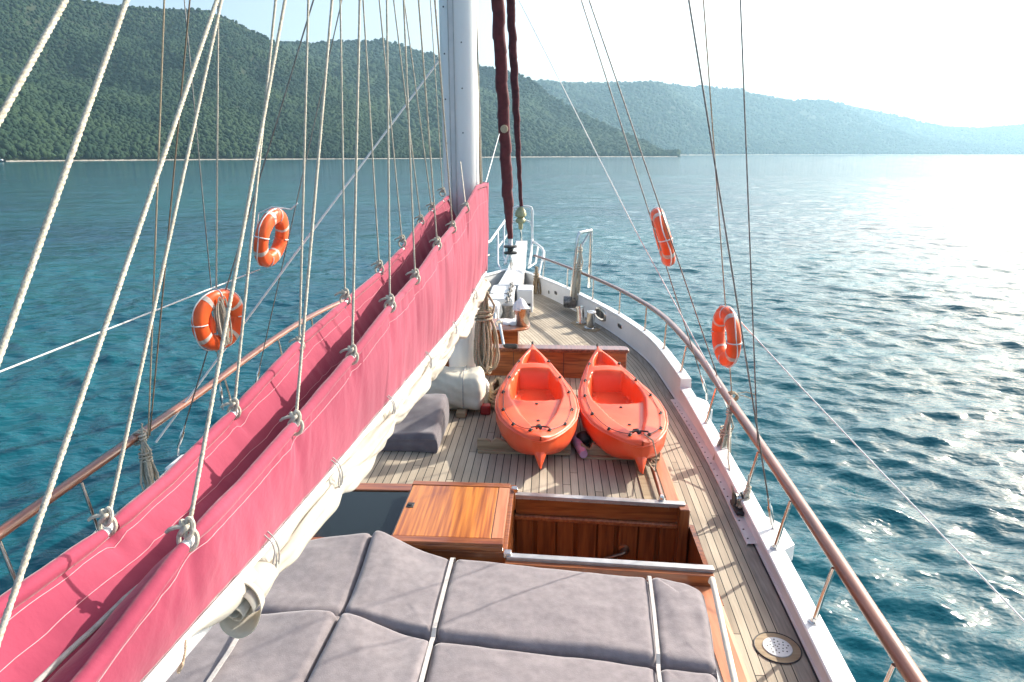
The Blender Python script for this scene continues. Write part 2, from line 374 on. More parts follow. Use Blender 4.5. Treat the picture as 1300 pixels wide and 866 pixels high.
hill(-950, 560, 6, [(-950,-40),(-300,-60),(0,-45),(60,-25),(110,0),(150,6),(200,13),(250,14),(280,15),(305,24),(330,38),(352,50),(380,70),(430,101),(470,132),(500,155),(530,178),(552,196)],
     [(-950,420),(0,560),(300,640),(560,720)], [(-950,800),(0,980),(330,1050),(470,900),(560,735)], 11, 1.75, 80000,
     'near steep hill on the left shore', 'dense green woods covering the near hill on the left')
hill(300, 860, 5, [(300,60),(352,56),(400,57),(440,54),(480,53),(510,57),(540,66),(570,76),(610,84),(640,90),(670,100),(700,124),(740,147),(780,166),(820,183),(845,196)],
     [(300,800),(560,900),(860,1150)], [(300,1400),(560,1400),(700,1350),(860,1190)], 23, 3.2, 36000,
     'middle hill behind the mast', 'blue green woods covering the middle hill behind the mast')
hill(560, 1950, 7, [(560,110),(690,104),(730,107),(790,106),(830,105),(870,110),(930,114),(955,121),(1000,129),(1035,127),(1060,132),(1110,142),(1150,152),(1180,159),(1200,162),(1240,163),(1300,158),(1400,156),(1600,150),(1950,150)],
     [(560,1300),(800,1900),(1000,2700),(1300,4000),(1950,5000)], [(560,2100),(800,2700),(1000,3700),(1300,5300),(1950,6500)], 37, 5.6, 42000,
     'long far hill fading to the right', 'hazy woods covering the long far hill on the right')

# air
haze_m = bpy.data.materials.new('haze_air'); haze_m.use_nodes = True
hn = haze_m.node_tree.nodes; hn.remove(hn['Principled BSDF']); pv = hn.new('ShaderNodeVolumePrincipled')
pv.inputs['Color'].default_value = (.50, .80, 1.0, 1); pv.inputs['Density'].default_value = .00015; pv.inputs['Anisotropy'].default_value = .35
haze_m.node_tree.links.new(pv.outputs[0], hn['Material Output'].inputs['Volume'])
tag(MB().box((0, 0, 249), (18000, 18000, 502)).build('haze', haze_m, smooth=False), 'thin sea haze between the boat and the hills', kind='stuff')
# ------------------------------------------------------------------ the boat
XC = -.845                                   # centre line of the boat
HBT = [(-3,2.34),(0,2.46),(2.6,2.50),(3.6,2.535),(5.1,2.565),(6.2,2.575),(7.4,2.575),(8.5,2.54),(9.56,2.47),(11.03,2.12),(12.27,1.70),(13.72,1.14),(14.6,.72),(15.3,.33),(15.85,.0)]
_ys = np.array([p[0] for p in HBT]); _hs = np.array([p[1] for p in HBT])
_yf = np.linspace(-3, 15.85, 240); _hf = np.interp(_yf, _ys, _hs)
_k = np.ones(15)/15; _hp = np.concatenate([np.full(7, _hf[0]), _hf, 2*_hf[-1]-_hf[-2:-9:-1]]); _hf = np.maximum(np.convolve(_hp, _k, 'valid'), 0.02)
def hb(y): return float(np.interp(y, _yf, _hf))
def cam_(x): return -.0135*((x-XC)**2-XC**2)           # camber, nought at x = 0
DECK, CAP_A, CAP_F, RAILZ, ROOF = 1.98, 2.25, 2.36, 2.63, 2.30
def deckz(y): return lerp(2.10, 1.985, smooth(5.5, 8.6, y))
STEP = 7.72                                              # where the bulwark steps up
BOAT = thing('sailing_boat', 'white and varnished wood sailing boat with teak decks seen along to its bow', 'sailing boat', (XC, 6.0, 0))

def edge_strip(side, ys, prof):
    """prof(y) -> list of (inset from the hull edge, z)"""
    return [[(XC+side*max(hb(y)-i, .004), y, z) for i, z in prof(y)] for y in ys]
ysA = np.linspace(-3, STEP, 60); ysF = np.linspace(STEP, 15.82, 90); ysAll = np.linspace(-3, 15.82, 150)
# hull shell
b = MB()
for s in (-1, 1):
    b.grid(edge_strip(s, ysAll, lambda y: [(.045, CAP_A-.06), (.01, 2.0), (-.02, 1.6), (.06+.10*smooth(9,15.8,y), 1.0), (.25+.35*smooth(9,15.8,y), .35), (.45+.5*smooth(8,15.8,y), -.4)]))
hull = b.build('hull', M['white'], BOAT)
# bulwark: inside face, cap
def bul(ys, z):
    b = MB()
    for s in (-1, 1):
        b.grid(edge_strip(s, ys, lambda y, z=(z if s > 0 or z > 2.3 else z-.08): [(.15, DECK-.05), (.155, z-.045), (.168, z-.04), (.176, z-.008), (.168, z), (.058, z), (.046, z-.008), (.040, z-.04), (.048, z-.045), (.042, z-.20)]))
    return b
bw = bul(ysA, CAP_A); bw.V += []
wf = bul(ysF, CAP_F)
o_ = len(bw.V); bw.V += wf.V; bw.F += [tuple(i+o_ for i in f) for f in wf.F]
for s in (-1, 1):                                        # the rounded end of the high bulwark
    bw.box((XC+s*(hb(STEP)-.108), STEP-.012, CAP_F-.09), (.125, .03, .172))
bulwark = bw.build('bulwark', M['white'], BOAT, ang=25)
# scuppers and screw dots along the waterway
b = MB()
for s in (-1, 1):
    b.grid(edge_strip(s, np.linspace(-3, 14.6, 120), lambda y: [(.14, deckz(y)+.016), (.165, deckz(y)+.014), (.167, deckz(y)-.01)]))
b.build('waterway', M['white_old'], BOAT)
b = MB(); b.grid(edge_strip(1, np.linspace(4.55, 7.9, 30), lambda y: [(.148, deckz(y)+.02), (.148, deckz(y)+.026), (.225, deckz(y)+.026), (.228, deckz(y)+.012)])); b.build('deck_plate', M['white_old'], BOAT)
for y in np.arange(4.62, 7.85, .13):
    MB().lathe([(.0075, 0), (.006, .004)], (XC+hb(y)-.205, y, deckz(y)+.0265), 8).build('screw_head', M['hole'], BOAT)
# teak side decks and foredeck, planks laid parallel to the hull edge
yy = np.linspace(-3, 15.5, 190); nx = 91
edge = np.array([(XC+hb(y), y) for y in np.linspace(-3, 15.85, 500)])
P = []; UV = []
for y in yy:
    w = max(hb(y)-.145, .01)
    for q in range(nx):
        x = XC-w+2*w*q/(nx-1); a = abs(x-XC)+XC
        dd = np.sqrt((edge[:, 0]-a)**2+(edge[:, 1]-y)**2).min()
        P.append((x, y, deckz(y)+cam_(x)*.1+.010)); UV.append((dd+.001, y))
b = MB(); b.grid(np.array(P).reshape(len(yy), nx, 3))
b.F = [f for f in b.F if not all(abs(b.V[i][0]-XC) < (1.995 if 3.75 < b.V[i][1] < 4.9 else 1.91) and b.V[i][1] < 7.95 for i in f)]; deck = b.build('teak_deck', M['teak_swept'], BOAT, uv=UV)
# margin plank, darker with a wide seam
M['margin'] = mat('grey_margin_plank', (.24,.21,.17), (.36,.32,.26), 4, .7, stretch=(12,1,12))
b = MB()
for s in (-1, 1):
    b.grid(edge_strip(s, np.linspace(-3, 12, 120), lambda y: [(.178, deckz(y)+.014+cam_(XC+hb(y))*.1), (.272, deckz(y)+.015+cam_(XC+hb(y))*.1)]))
b.build('margin_plank', M['margin'], BOAT)
b = MB()
for s in (-1, 1):
    b.grid(edge_strip(s, np.linspace(-3, 12, 120), lambda y: [(.166, deckz(y)+.0165+cam_(XC+hb(y))*.1), (.180, deckz(y)+.018+cam_(XC+hb(y))*.1)]))
b.build('deck_seam', M['hole'], BOAT)
# channels outboard for the shroud plates
for s in (-1, 1):
    for y in ((4.55, 7.2) if s > 0 else (5.64, 7.2)):
        b = MB(); x0 = XC+s*(hb(y)-.07); x1 = XC+s*(hb(y)+.06)
        b.prism([(x0, y-.26, CAP_A-.20), (x1, y-.14, CAP_A-.16), (x1, y+.14, CAP_A-.16), (x0, y+.26, CAP_A-.20)], [(x0, y-.26, CAP_A-.012-.08*(s<0)), (x1, y-.14, CAP_A-.03-.08*(s<0)), (x1, y+.14, CAP_A-.03-.08*(s<0)), (x0, y+.26, CAP_A-.012-.08*(s<0))])
        b.build('shroud_channel', M['white'], BOAT, smooth=False, bevel=.008)

# hand rails with stanchions
def railz(y): return RAILZ+.10*smooth(6.0, 9.0, y)+.01*smooth(9, 15, y)
def rin(y): return .065*smooth(6.5, 9.5, y)*smooth(15.5, 13.5, y)
for s in (-1, 1):
    ys = np.linspace(-2.8, 14.95, 120)
    b = MB(); G = []
    path = [Vector((XC+s*(hb(y)-rin(y)), y, railz(y))) for y in ys]
    sec = [(.042, -.014), (.044, .006), (.032, .026), (.0, .034), (-.032, .026), (-.044, .006), (-.042, -.014), (-.022, -.026), (.022, -.026)]
    for i, p in enumerate(path):
        t = (path[min(i+1, len(path)-1)]-path[max(i-1, 0)]).normalized(); nn = Vector((t.y, -t.x, 0))
        k = 1-.28*smooth(9, 14.9, p.y)
        G.append([tuple(p+nn*(u*k)+Vector((0, 0, v*k))) for u, v in sec])
    b.grid(G, cv=True); n = len(sec); b.F.append(tuple(range(n))); b.F.append(tuple(range((len(G)-1)*n, len(G)*n))[::-1])
    hr = b.build('handrail', M['rail'], BOAT, ang=60)
    for y in [-1.6, -.3, .9, 2.05, 2.75, 3.52, 4.3, 5.1, 6.6, 7.95, 8.95, 9.92, 11.03, 12.15, 13.3, 14.4]:
        zc = CAP_F if y > STEP else (CAP_A if s > 0 else CAP_A-.08)
        x = XC+s*(hb(y)-.112); xt = XC+s*(hb(y)-.040-rin(y)); t = (hb(y+.1)-hb(y-.1))/.2
        b = MB(); b.tube([(x, y, zc-.01), (x*.5+xt*.5, y, zc*.5+railz(y)*.5), (xt, y, railz(y)-.018)], .0135, 12)
        b.lathe([(.030, zc-.002), (.030, zc+.006), (.018, zc+.010), (.0165, zc+.03)], (x, y, 0), 14)
        o = b.build('stanchion', M['steel'], hr)

# mast
b = MB(); ME_Y = 7.3; ME_X = -.935
prof = [(.235, DECK-.1), (.235, ROOF+.02), (.215, ROOF+.05), (.182, ROOF+.06), (.186, ROOF+1.0), (.190, EYE-.3), (.192, EYE+1.0), (.19, EYE+3), (.175, EYE+7), (.13, EYE+12)]
b.lathe([(r, z) for r, z in prof], (ME_X, ME_Y, 0), 40)
mast = b.build('mast', M['mast'], BOAT, ang=60)
b = MB(); b.lathe([(.27, ROOF-.02), (.275, ROOF+.06), (.25, ROOF+.11), (.19, ROOF+.13)], (ME_X, ME_Y, 0), 36); b.build('mast_collar', M['white_old'], mast)
tx = -.055
for dx in (-.026, .026):
    b = MB(); b.box((ME_X+tx+dx, ME_Y-.193, EYE+3.9), (.007, .02, 9.0)); b.build('sail_track', M['alu'], mast, smooth=False)
b = MB(); b.box((ME_X+tx, ME_Y-.1885, EYE+3.9), (.040, .012, 9.0)); b.build('track_slot', M['white_old'], mast, smooth=False)
for k in range(6):
    for dx in (-.07, .10):
        MB().box((ME_X+tx+dx, ME_Y-.187+abs(tx+dx)*.12, EYE+.1+k*.42+(.1 if dx > 0 else 0)), (.012, .012, .012)).build('rivet', M['hole'], mast)
b = MB(); b.box((ME_X+.155, ME_Y-.105, 2.98), (.05, .012, .055), rz=R(55)); b.build('mast_fitting', M['hole'], mast, bevel=.003)
# black horn on the forward face
b = MB(); c = at_y(613, 262, 7.42)
b.lathe([(.012, 0), (.045, .02), (.055, .07), (.05, .13), (.02, .17)], (c.x-.06, c.y, c.z-.05), 16)
b.tube([(c.x-.02, c.y, c.z-.05), (c.x+.02, c.y, c.z-.10), (c.x+.03, c.y, c.z-.15)], [.022, .018, .012], 10)
b.build('deck_lamp', M['black'], mast)

# ---------------- trunk roof where the kayaks lie
def roof_sheet(x0, x1f, y0, y1, z, ny=24, nx=24):
    G = []
    for i in range(ny):
        y = lerp(y0, y1, i/(ny-1)); xa, xb = x1f(y)
        G.append([(lerp(xa, xb, j/(nx-1)), y, z+cam_(lerp(xa, xb, j/(nx-1)))) for j in range(nx)])
    return G
def trunk_w(y): return 1.895-.13*smooth(5.5, 8.0, y)-.55*smooth(7.75, 8.1, y)**3*0
Y0, Y1 = 4.80, 8.0
b = MB(); b.grid(roof_sheet(0, lambda y: (XC-trunk_w(y)+.06, XC+trunk_w(y)-.10), Y0, Y1, ROOF)); b.build('roof_planking', M['teak'], BOAT)
for s in (-1, 1):
    b = MB(); G = []
    for y in np.linspace(Y0, Y1, 30):
        xe = XC+s*trunk_w(y); c = cam_(xe)
        G.append([(xe-s*.105, y, ROOF+c-.02), (xe-s*.105, y, ROOF+c+.012), (xe-s*.012, y, ROOF+c+.012), (xe, y, ROOF+c), (xe, y, ROOF+c-.05), (xe-s*.03, y, ROOF+c-.055), (xe-s*.03, y, DECK-.03)])
    b.grid(G); b.build('trunk_edge', M['trim'], BOAT, ang=30)
    b = MB(); x = XC+s*(trunk_w(6)-.14)
    ya, yb = 4.86, 6.05
    b.tube([(x, ya, ROOF+cam_(x)+.045), (x, (ya+yb)/2, ROOF+cam_(x)+.05), (x-s*.02, yb, ROOF+cam_(x)+.045)], .018, 10)
    g = b.build('grab_rail', M['rail'], BOAT)
    for y in (ya+.0, yb-.03):
        b = MB(); b.lathe([(.022, ROOF+cam_(x)-.01), (.022, ROOF+cam_(x)+.03), (.026, ROOF+cam_(x)+.045), (.014, ROOF+cam_(x)+.07)], (x, y, 0), 14)
        b.build('rail_foot', M['steel'], g)
    # pale caulked board inside the edge
    b = MB(); x = XC+s*(trunk_w(6)-.235); b.box((x, 5.4, ROOF+cam_(x)+.006), (.075, 1.15, .012)); b.build('roof_batten', M['cradle'], BOAT, bevel=.003)
b = MB(); b.box((XC, Y1+.0, (ROOF+DECK)/2-.03), (3.3, .04, .34)); b.build('trunk_front', M['varnish'], BOAT, smooth=False)
# bench box across the front of the roof
b = MB(); bx0, bx1 = -2.55, .93; BT = 2.68
def bench_sec(z0, z1, dx, y0, y1, rad=.14):
    pts = []
    for (cx, cy, a0) in ((bx1+dx-rad, y1-rad, 0), (bx0-dx+rad, y1-rad, 90), (bx0-dx+rad, y0+rad*.4, 180), (bx1+dx-rad*.4, y0+rad*.4, 270)):
        rr = rad if a0 < 180 else rad*.4
        for k in range(7): a = R(a0+90*k/6); pts.append((cx+(rad-rr if False else 0)+rr*math.cos(a), cy+rr*math.sin(a)))
    return [(x, y, z0+cam_(x)*.6) for x, y in pts], [(x, y, z1+cam_(x)*.6) for x, y in pts]
b.prism(*bench_sec(DECK, BT-.045, 0, 7.84, 7.98, .07)); bench = b.build('bench_box', M['varnish'], BOAT, ang=40)
b = MB(); b.prism(*bench_sec(BT-.045, BT, .025, 7.812, 8.0, .08)); b.build('bench_cap', M['rail'], bench, bevel=.012, ang=40)
for xx in (-.42, .18, .62):
    b = MB(); b.box((xx, 7.8385, 2.47+cam_(xx)*.6), (.006, .006, .34)); b.build('panel_joint', M['hole'], bench)
b = MB(); b.box((XC+1.58, 7.93, ROOF+.0), (.34, .3, .02)); b.build('roof_corner', M['cradle'], BOAT, bevel=.004)

# ---------------- companionway and hatches between the two roofs
WZ = ROOF+.01
# forward wall of the well, seen from behind
b = MB(); xs = np.linspace(-.24, 1.045, 14); G = []
b.prism([(-.24, 4.83, 2.155+cam_(-.24)), (1.06, 4.83, 2.155+cam_(1.06)), (1.06, 4.87, 2.155+cam_(1.06)), (-.24, 4.87, 2.155+cam_(-.24))], [(-.24, 4.83, WZ+cam_(-.24)), (1.06, 4.83, WZ+cam_(1.06)), (1.06, 4.87, WZ+cam_(1.06)), (-.24, 4.87, WZ+cam_(-.24))])
hd = b.build('companionway_header', M['varnish'], BOAT, smooth=False, bevel=.004)
b = MB(); b.prism([(-.25, 4.795, 2.12+cam_(-.24)), (1.045, 4.795, 2.12+cam_(1.05)), (1.045, 4.829, 2.12+cam_(1.05)), (-.25, 4.829, 2.12+cam_(-.24))], [(-.25, 4.795, 2.158+cam_(-.24)), (1.045, 4.795, 2.158+cam_(1.05)), (1.045, 4.829, 2.158+cam_(1.05)), (-.25, 4.829, 2.158+cam_(-.24))]); b.build('header_moulding', M['varnish_y'], hd, bevel=.008)
b = MB(); b.prism([(-.245, 4.805, WZ-.012+cam_(-.24)), (1.07, 4.805, WZ-.012+cam_(1.06)), (1.07, 4.86, WZ-.012+cam_(1.06)), (-.245, 4.86, WZ-.012+cam_(-.24))], [(-.245, 4.805, WZ+.022+cam_(-.24)), (1.07, 4.805, WZ+.022+cam_(1.06)), (1.07, 4.86, WZ+.022+cam_(1.06)), (-.245, 4.86, WZ+.022+cam_(-.24))]); b.build('hatch_track', M['alu'], hd, bevel=.003)
door = None
b = MB(); b.box((.40, 4.895, 1.5), (1.3, .03, 1.25)); door = b.build('companionway_door', M['varnish_up'], BOAT, smooth=False)
pw = 1.29/8
b = MB()
for k in range(8):
    x = -.245+pw*(k+.5); b.box((x+(.006 if k % 2 else -.006), 4.862, 1.5), (pw-(.016 if k % 2 else .034), .034, 1.24))
b.build('door_board', M['varnish_up'], door, smooth=False, bevel=.004)
b = MB(); b.lathe([(.045, 0), (.045, -.008), (.03, -.014), (.02, -.05)], (.62, 4.845, 1.86), 20, 'Y')
b.tube([(.62, 4.80, 1.86), (.60, 4.785, 1.855), (.52, 4.78, 1.83), (.46, 4.78, 1.81)], [.014, .017, .016, .013], 10); b.build('door_handle', M['brass'], door)
b = MB(); b.box((1.055, 4.795, 1.62), (.075, .10, 1.32)); b.box((1.092, 4.82, 1.60), (.03, .06, 1.30)); b.build('door_post', M['varnish_up'], BOAT, smooth=False, bevel=.006)
b = MB(); b.tube([(1.11, 4.83, 2.1), (1.14, 4.83, 2.1), (1.145, 4.83, 2.06)], .008, 8); b.build('door_hook', M['hole'], BOAT)
b = MB(); b.box((.4, 4.36, .95), (1.35, 1.0, .04)); b.build('companionway_floor', M['varnish'], BOAT, smooth=False)
b = MB(); b.box((1.128, 4.33, 1.55), (.035, .98, 1.12)); b.build('companionway_side', M['varnish_up'], BOAT, smooth=False)
b = MB(); b.box((-.27, 4.36, 1.55), (.04, .98, 1.3)); b.build('companionway_side', M['varnish_up'], BOAT, smooth=False)
# after coaming
def bar(x0, x1, y0, y1, z0, z1):
    return MB().prism([(x0, y0, z0+cam_(x0)), (x1, y0, z0+cam_(x1)), (x1, y1, z0+cam_(x1)), (x0, y1, z0+cam_(x0))], [(x0, y0, z1+cam_(x0)), (x1, y0, z1+cam_(x1)), (x1, y1, z1+cam_(x1)), (x0, y1, z1+cam_(x0))])
ac = bar(-.26, 1.06, 3.80, 3.88, 1.2, 2.385).build('hatch_coaming', M['varnish'], BOAT, smooth=False, bevel=.005)
bar(-.25, 1.065, 3.835, 3.885, 2.383, 2.41).build('hatch_track', M['alu'], ac, bevel=.003)
# sliding lid on its box
lb = bar(-1.0, -.25, 3.90, 4.78, 2.20, 2.40).build('hatch_box', M['varnish'], BOAT, smooth=False, bevel=.006)
bar(-1.02, -.275, 3.86, 4.70, 2.425, 2.462).build('lid_frame', M['varnish'], lb, smooth=False, bevel=.006)
ld = bar(-1.005, -.36, 3.935, 4.635, 2.46, 2.478).build('hatch_lid', M['lid'], BOAT, smooth=False, bevel=.003)
bar(-1.015, -.275, 3.862, 3.928, 2.4625, 2.482).build('lid_cleat', M['varnish'], ld, smooth=False, bevel=.003)
bar(-1.015, -.275, 4.642, 4.70, 2.4625, 2.482).build('lid_cleat', M['varnish'], ld, smooth=False, bevel=.003)
bar(-.355, -.278, 3.935, 4.635, 2.4625, 2.480).build('lid_stile', M['trim'], ld, smooth=False, bevel=.003)
b = MB(); b.box((-.965, 4.33, 2.486), (.05, .07, .012)); b.lathe([(.018, 2.49), (.014, 2.50)], (-.965, 4.33, 0), 14); b.build('latch', M['hole'], ld, bevel=.003)
for y in (3.87, 4.745):
    b = MB(); b.box((-.245, y, 2.415), (.05, .05, .035)); b.build('track_end', M['steel'], lb, bevel=.004)
# smoked glass pane beside the lid with wooden frame
bar(-1.75, -1.0, 4.06, 4.72, 2.33, 2.375).build('smoked_pane', M['glass'], BOAT, smooth=False, bevel=.003)
bar(-2.4, -.24, 4.725, 4.84, 2.24, 2.40).build('pane_frame', M['varnish'], BOAT, smooth=False, bevel=.006)
bar(-2.4, -1.0, 3.90, 4.055, 2.24, 2.385).build('pane_frame', M['varnish'], BOAT, smooth=False, bevel=.006)
bar(-2.4, -1.76, 4.06, 4.72, 2.24, 2.385).build('pane_frame', M['varnish'], BOAT, smooth=False, bevel=.006)

# ---------------- after roof below the cushions
b = MB(); b.grid(roof_sheet(0, lambda y: (XC-1.80, XC+1.785), -3, 3.80, ROOF-.01)); b.build('cabin_roof', M['white_old'], BOAT)
for s in (-1, 1):
    G = []
    for y in np.linspace(-3, 3.8, 12):
        xe = XC+s*(1.925); c = cam_(xe)
        G.append([(xe-s*.15, y, ROOF+c-.02), (xe-s*.15, y, ROOF+c+.01), (xe-s*.03, y, ROOF+c+.01), (xe, y, ROOF+c-.01), (xe, y, ROOF+c-.07), (xe-s*.03, y, ROOF+c-.08), (xe-s*.03, y, DECK-.03)])
    b = MB(); b.grid(G); e = b.build('cabin_edge', M['trim'], BOAT, ang=30)
b = MB(); b.grid([[(XC-1.87, 3.80, .9), (XC-1.87, 3.80, ROOF)], [(XC+1.87, 3.80, .9), (XC+1.87, 3.80, ROOF-.05)]]); b.build('cabin_front', M['varnish'], BOAT, smooth=False)
# drain plate in the side deck
dp = at_z(987, 822, deckz(3.5)+.01)
b = MB(); zd = deckz(3.5)+cam_(dp.x)*.1+.012
b.lathe([(.130, zd-.002), (.130, zd+.003), (.124, zd+.004)], (dp.x, dp.y, 0), 32); dr = b.build('drain_plate', M['cradle'], BOAT)
b = MB(); b.lathe([(.084, zd+.003), (.082, zd+.009), (.06, zd+.011)], (dp.x, dp.y, 0), 32); b.build('drain_disc', M['white_old'], dr)
b = MB(); b.tube([(dp.x+.131*math.cos(a), dp.y+.131*math.sin(a), zd+.003) for a in np.linspace(0, 6.283, 40)[:-1]], .004, 6, closed=True); b.build('drain_seam', M['hole'], dr)
b = MB()
for k in range(22):
    a = k*2.4; r_ = .012*math.sqrt(k)*1.15; b.lathe([(.005, zd+.0105), (.004, zd+.0125)], (dp.x+r_*math.cos(a), dp.y+r_*math.sin(a), 0), 8)
b.build('drain_hole', M['hole'], dr)

# ---------------- foredeck fittings
def bollard(x, y, rz):
    z = DECK+.012+cam_(x)*.35
    b = MB(); b.prism([(-.30,-.15,0),(.30,-.15,0),(.42,0,0),(.30,.15,0),(-.30,.15,0),(-.42,0,0)], [(-.30,-.14,.025),(.30,-.14,.025),(.40,0,.025),(.30,.14,.025),(-.30,.14,.025),(-.40,0,.025)])
    mt = Matrix.Translation((x, y, z)) @ Matrix.Rotation(rz, 4, 'Z')
    base = b.xf(mt).build('mooring_bollard', M['cradle'], BOAT, bevel=.004)
    for s in (-1, 1):
        b = MB(); t = Vector((s*.11, 0, .40)); b.lathe([(.10, .025), (.10, .045), (.072, .055), (.068, .30), (.080, .305), (.080, .325), (.02, .333)], (0,0,0), 24)
        sh = Matrix.Translation((s*.18, 0, 0)) @ Matrix.Rotation(s*.16, 4, 'Y')
        b.xf(mt @ sh).build('bollard_post', M['steel'], base)
bollard(.63, 11.6, R(-68)); bollard(2*XC-.63, 11.6, R(68))
def on_bulwark(px, py, side=1):
    """where the line of sight meets the inner bulwark face"""
    best = None
    for y in np.linspace(7.8, 15, 400):
        p = at_y(px, py, y); d = abs(p.x-(XC+side*(hb(y)-.152)))
        if best is None or d < best[0]: best = (d, p, y)
    y = best[2]; t = Vector(((hb(y+.05)-hb(y-.05))*side/.1, 1, 0)).normalized()
    return best[1], math.atan2(t.y, t.x)
p, a = on_bulwark(763, 399)
mt = Matrix.Translation(p) @ Matrix.Rotation(a, 4, 'Z')
ring = lambda w, h, r: [(w*max(-1, min(1, 1.25*math.cos(t))), 0, h*math.sin(t)) for t in np.linspace(0, 2*math.pi, 29)[:-1]]
b = MB(); b.tube(ring(.20, .085, 0), .03, 8, closed=True); b.tube([(0, 0, -.085), (0, 0, .085)], .02, 8); fl = b.xf(mt).build('fairlead', M['steel'], BOAT)
b = MB(); b.box((0, .012, 0), (.36, .012, .15)); b.xf(mt).build('fairlead_opening', M['hole'], fl)
for (px_, py_, w) in ((787, 414, .17), (706, 372, .13), (697, 371, .05)):
    p, a = on_bulwark(px_, py_); mt = Matrix.Translation(p) @ Matrix.Rotation(a, 4, 'Z')
    b = MB(); b.tube(ring(w/2, .032, 0), .010, 6, closed=True); f = b.xf(mt).build('scupper', M['steel'], BOAT)
    b = MB(); b.box((0, .004, 0), (w*.9, .006, .05)); b.xf(mt).build('scupper_opening', M['hole'], f)
# boarding ladder post with hinge on the bulwark
lp = at_y(724, 385, 12.75); lt = at_y(733.5, 300, 12.75); l3 = at_y(750.5, 292.5, 13.0); l4 = at_y(748, 365, 13.15)
b = MB(); b.tube([lp, lerp(lp, lt, .8), lt-Vector((0,0,.03)), lt+Vector((.03,.02,.06)), lerp(lt, l3, .5)+Vector((0,0,.03)), l3, l3-Vector((0,0,.06)), l4], .032, 12)
q1 = lerp(lp, lt, .72); b.tube([q1, lerp(q1, l3, .5)+Vector((0,0,.0)), l3-Vector((.02,0,.03))], .022, 10)
dv = b.build('davit_arm', M['steel'], BOAT)
b = MB(); b.box(lp+Vector((0,0,.02)), (.20, .13, .20)); b.lathe([(.10, -.03), (.11, .0), (.10, .10)], lp+Vector((-.10,0,.03)), 16, 'X'); b.build('davit_hinge', M['wire'], dv, bevel=.012)

# bowsprit with white housing, windlass
def pt(px, py, Y): return at_y(px, py, Y)
BS = XC+.02
b = MB()
def bs_sec(y, w, z1, z0, x): return [(x-w, y, z0), (x+w, y, z0), (x+w, y, z1), (x-w, y, z1)]
x_t = pt(662, 306, 18.6).x; z_t = pt(662, 306, 18.6).z
sec = [bs_sec(13.1, .22, 2.42, 2.0, BS+.02), bs_sec(14.9, .19, 2.47, 2.12, BS+.08), bs_sec(16.4, .17, lerp(2.50, z_t, .5), 2.26, lerp(BS+.1, x_t, .5)), bs_sec(18.6, .15, z_t, z_t-.22, x_t)]
b.grid(sec, cv=True); b.F.append((0,1,2,3)[::-1]); b.F.append((12,13,14,15)); bsp = b.build('bowsprit', M['white'], BOAT, smooth=False, bevel=.02)
b = MB(); c = pt(633, 390, 11.8)
b.box((BS-.06, 12.5, 2.24), (.46, 1.3, .36)); wl = b.build('windlass_housing', M['white'], BOAT, smooth=False, bevel=.03)
for xx in (-.19, .1):
    b = MB(); b.box((BS-.06+xx, 12.3, 2.425), (.10, .016, .012)); b.build('housing_hinge', M['hole'], wl)
b = MB(); b.box((BS+.36, 12.9, 2.20), (.30, .52, .46)); b.build('anchor_box', M['white'], BOAT, smooth=False, bevel=.02)
b = MB(); b.box((BS+.36, 12.635, 2.10), (.22, .02, .13)); b.build('anchor_box_opening', M['hole'], BOAT)
b = MB(); b.box((BS-.22, 11.25, 2.25), (.42, .42, .46)); wm = b.build('windlass_cover', M['white'], BOAT, smooth=False, bevel=.07)
b = MB(); b.tube([(BS-.22, 11.2, 2.47), (BS-.22, 11.2, 2.55)], .02, 8); b.build('cover_knob', M['hole'], wm)
b = MB(); b.lathe([(.10, -.28), (.13, -.26), (.09, -.2), (.085, .12), (.13, .18), (.12, .22)], (BS-.42, 10.75, 2.28), 24, 'X')
b.lathe([(.13, .23), (.15, .25), (.15, .28), (.13, .30)], (BS-.42, 10.75, 2.28), 24, 'X'); b.lathe([(.13, .34), (.14, .36), (.14, .38), (.11, .40)], (BS-.42, 10.75, 2.28), 24, 'X'); b.build('winch_drum', M['steel'], wm)
b = MB(); b.lathe([(.10, 2.0), (.12, 2.2), (.09, 2.3), (.11, 2.42), (.03, 2.44)], (BS+.12, 11.35, 0), 20); b.build('chain_wheel', M['wire'], wm)
b = MB()
for k in range(26):
    t = k/25; c = Vector((BS+.10+.02*math.sin(k), lerp(11.45, 13.1, t), lerp(2.44, 2.47, t)-.06*math.sin(t*3.1)*0))
    a = k % 2*math.pi/2
    b.tube([c+Vector((.028*math.cos(q)*math.cos(a), .045*math.sin(q), .028*math.cos(q)*math.sin(a))) for q in np.linspace(0, 6.283, 13)[:-1]], .011, 6, closed=True)
b.build('anchor_chain', M['wire'], BOAT)
# pulpit
b = MB(); z = lambda px_, py_, Y: at_y(px_, py_, Y)
Yb = 18.2
b.tube([z(672, 337, 16.6), z(674, 325, 17.2), z(675.7, 304, Yb), z(675.7, 268, Yb), z(674.5, 263.5, Yb), z(670, 262, Yb), z(657, 262.5, Yb), z(652, 264, Yb), z(650, 269, Yb), z(649.5, 300, Yb), z(646, 322, 17.2), z(640, 336, 16.6)], .032, 10)
b.tube([z(675.5, 287, Yb), z(673, 282, Yb), z(668, 280, Yb), z(656, 280, Yb), z(651, 283, Yb), z(649.8, 288, Yb)], .024, 8)
b.tube([z(650, 272, Yb), z(641, 280, 17.6), z(622.5, 306, 16.2), z(614, 310, 15.3), z(611, 323, 15.0)], .028, 8)
b.tube([z(640, 281, 17.5), z(639, 325, 17.2), z(643, 335, 16.6)], .024, 8)
b.tube([z(632, 295, 16.9), z(632, 335, 16.2), z(638, 347, 15.6)], .024, 8)
b.tube([z(676, 306, Yb), z(682, 310, 17.3), z(688, 315, 16.2), z(690.5, 320, 15.6), z(690, 331, 15.1)], .028, 8)
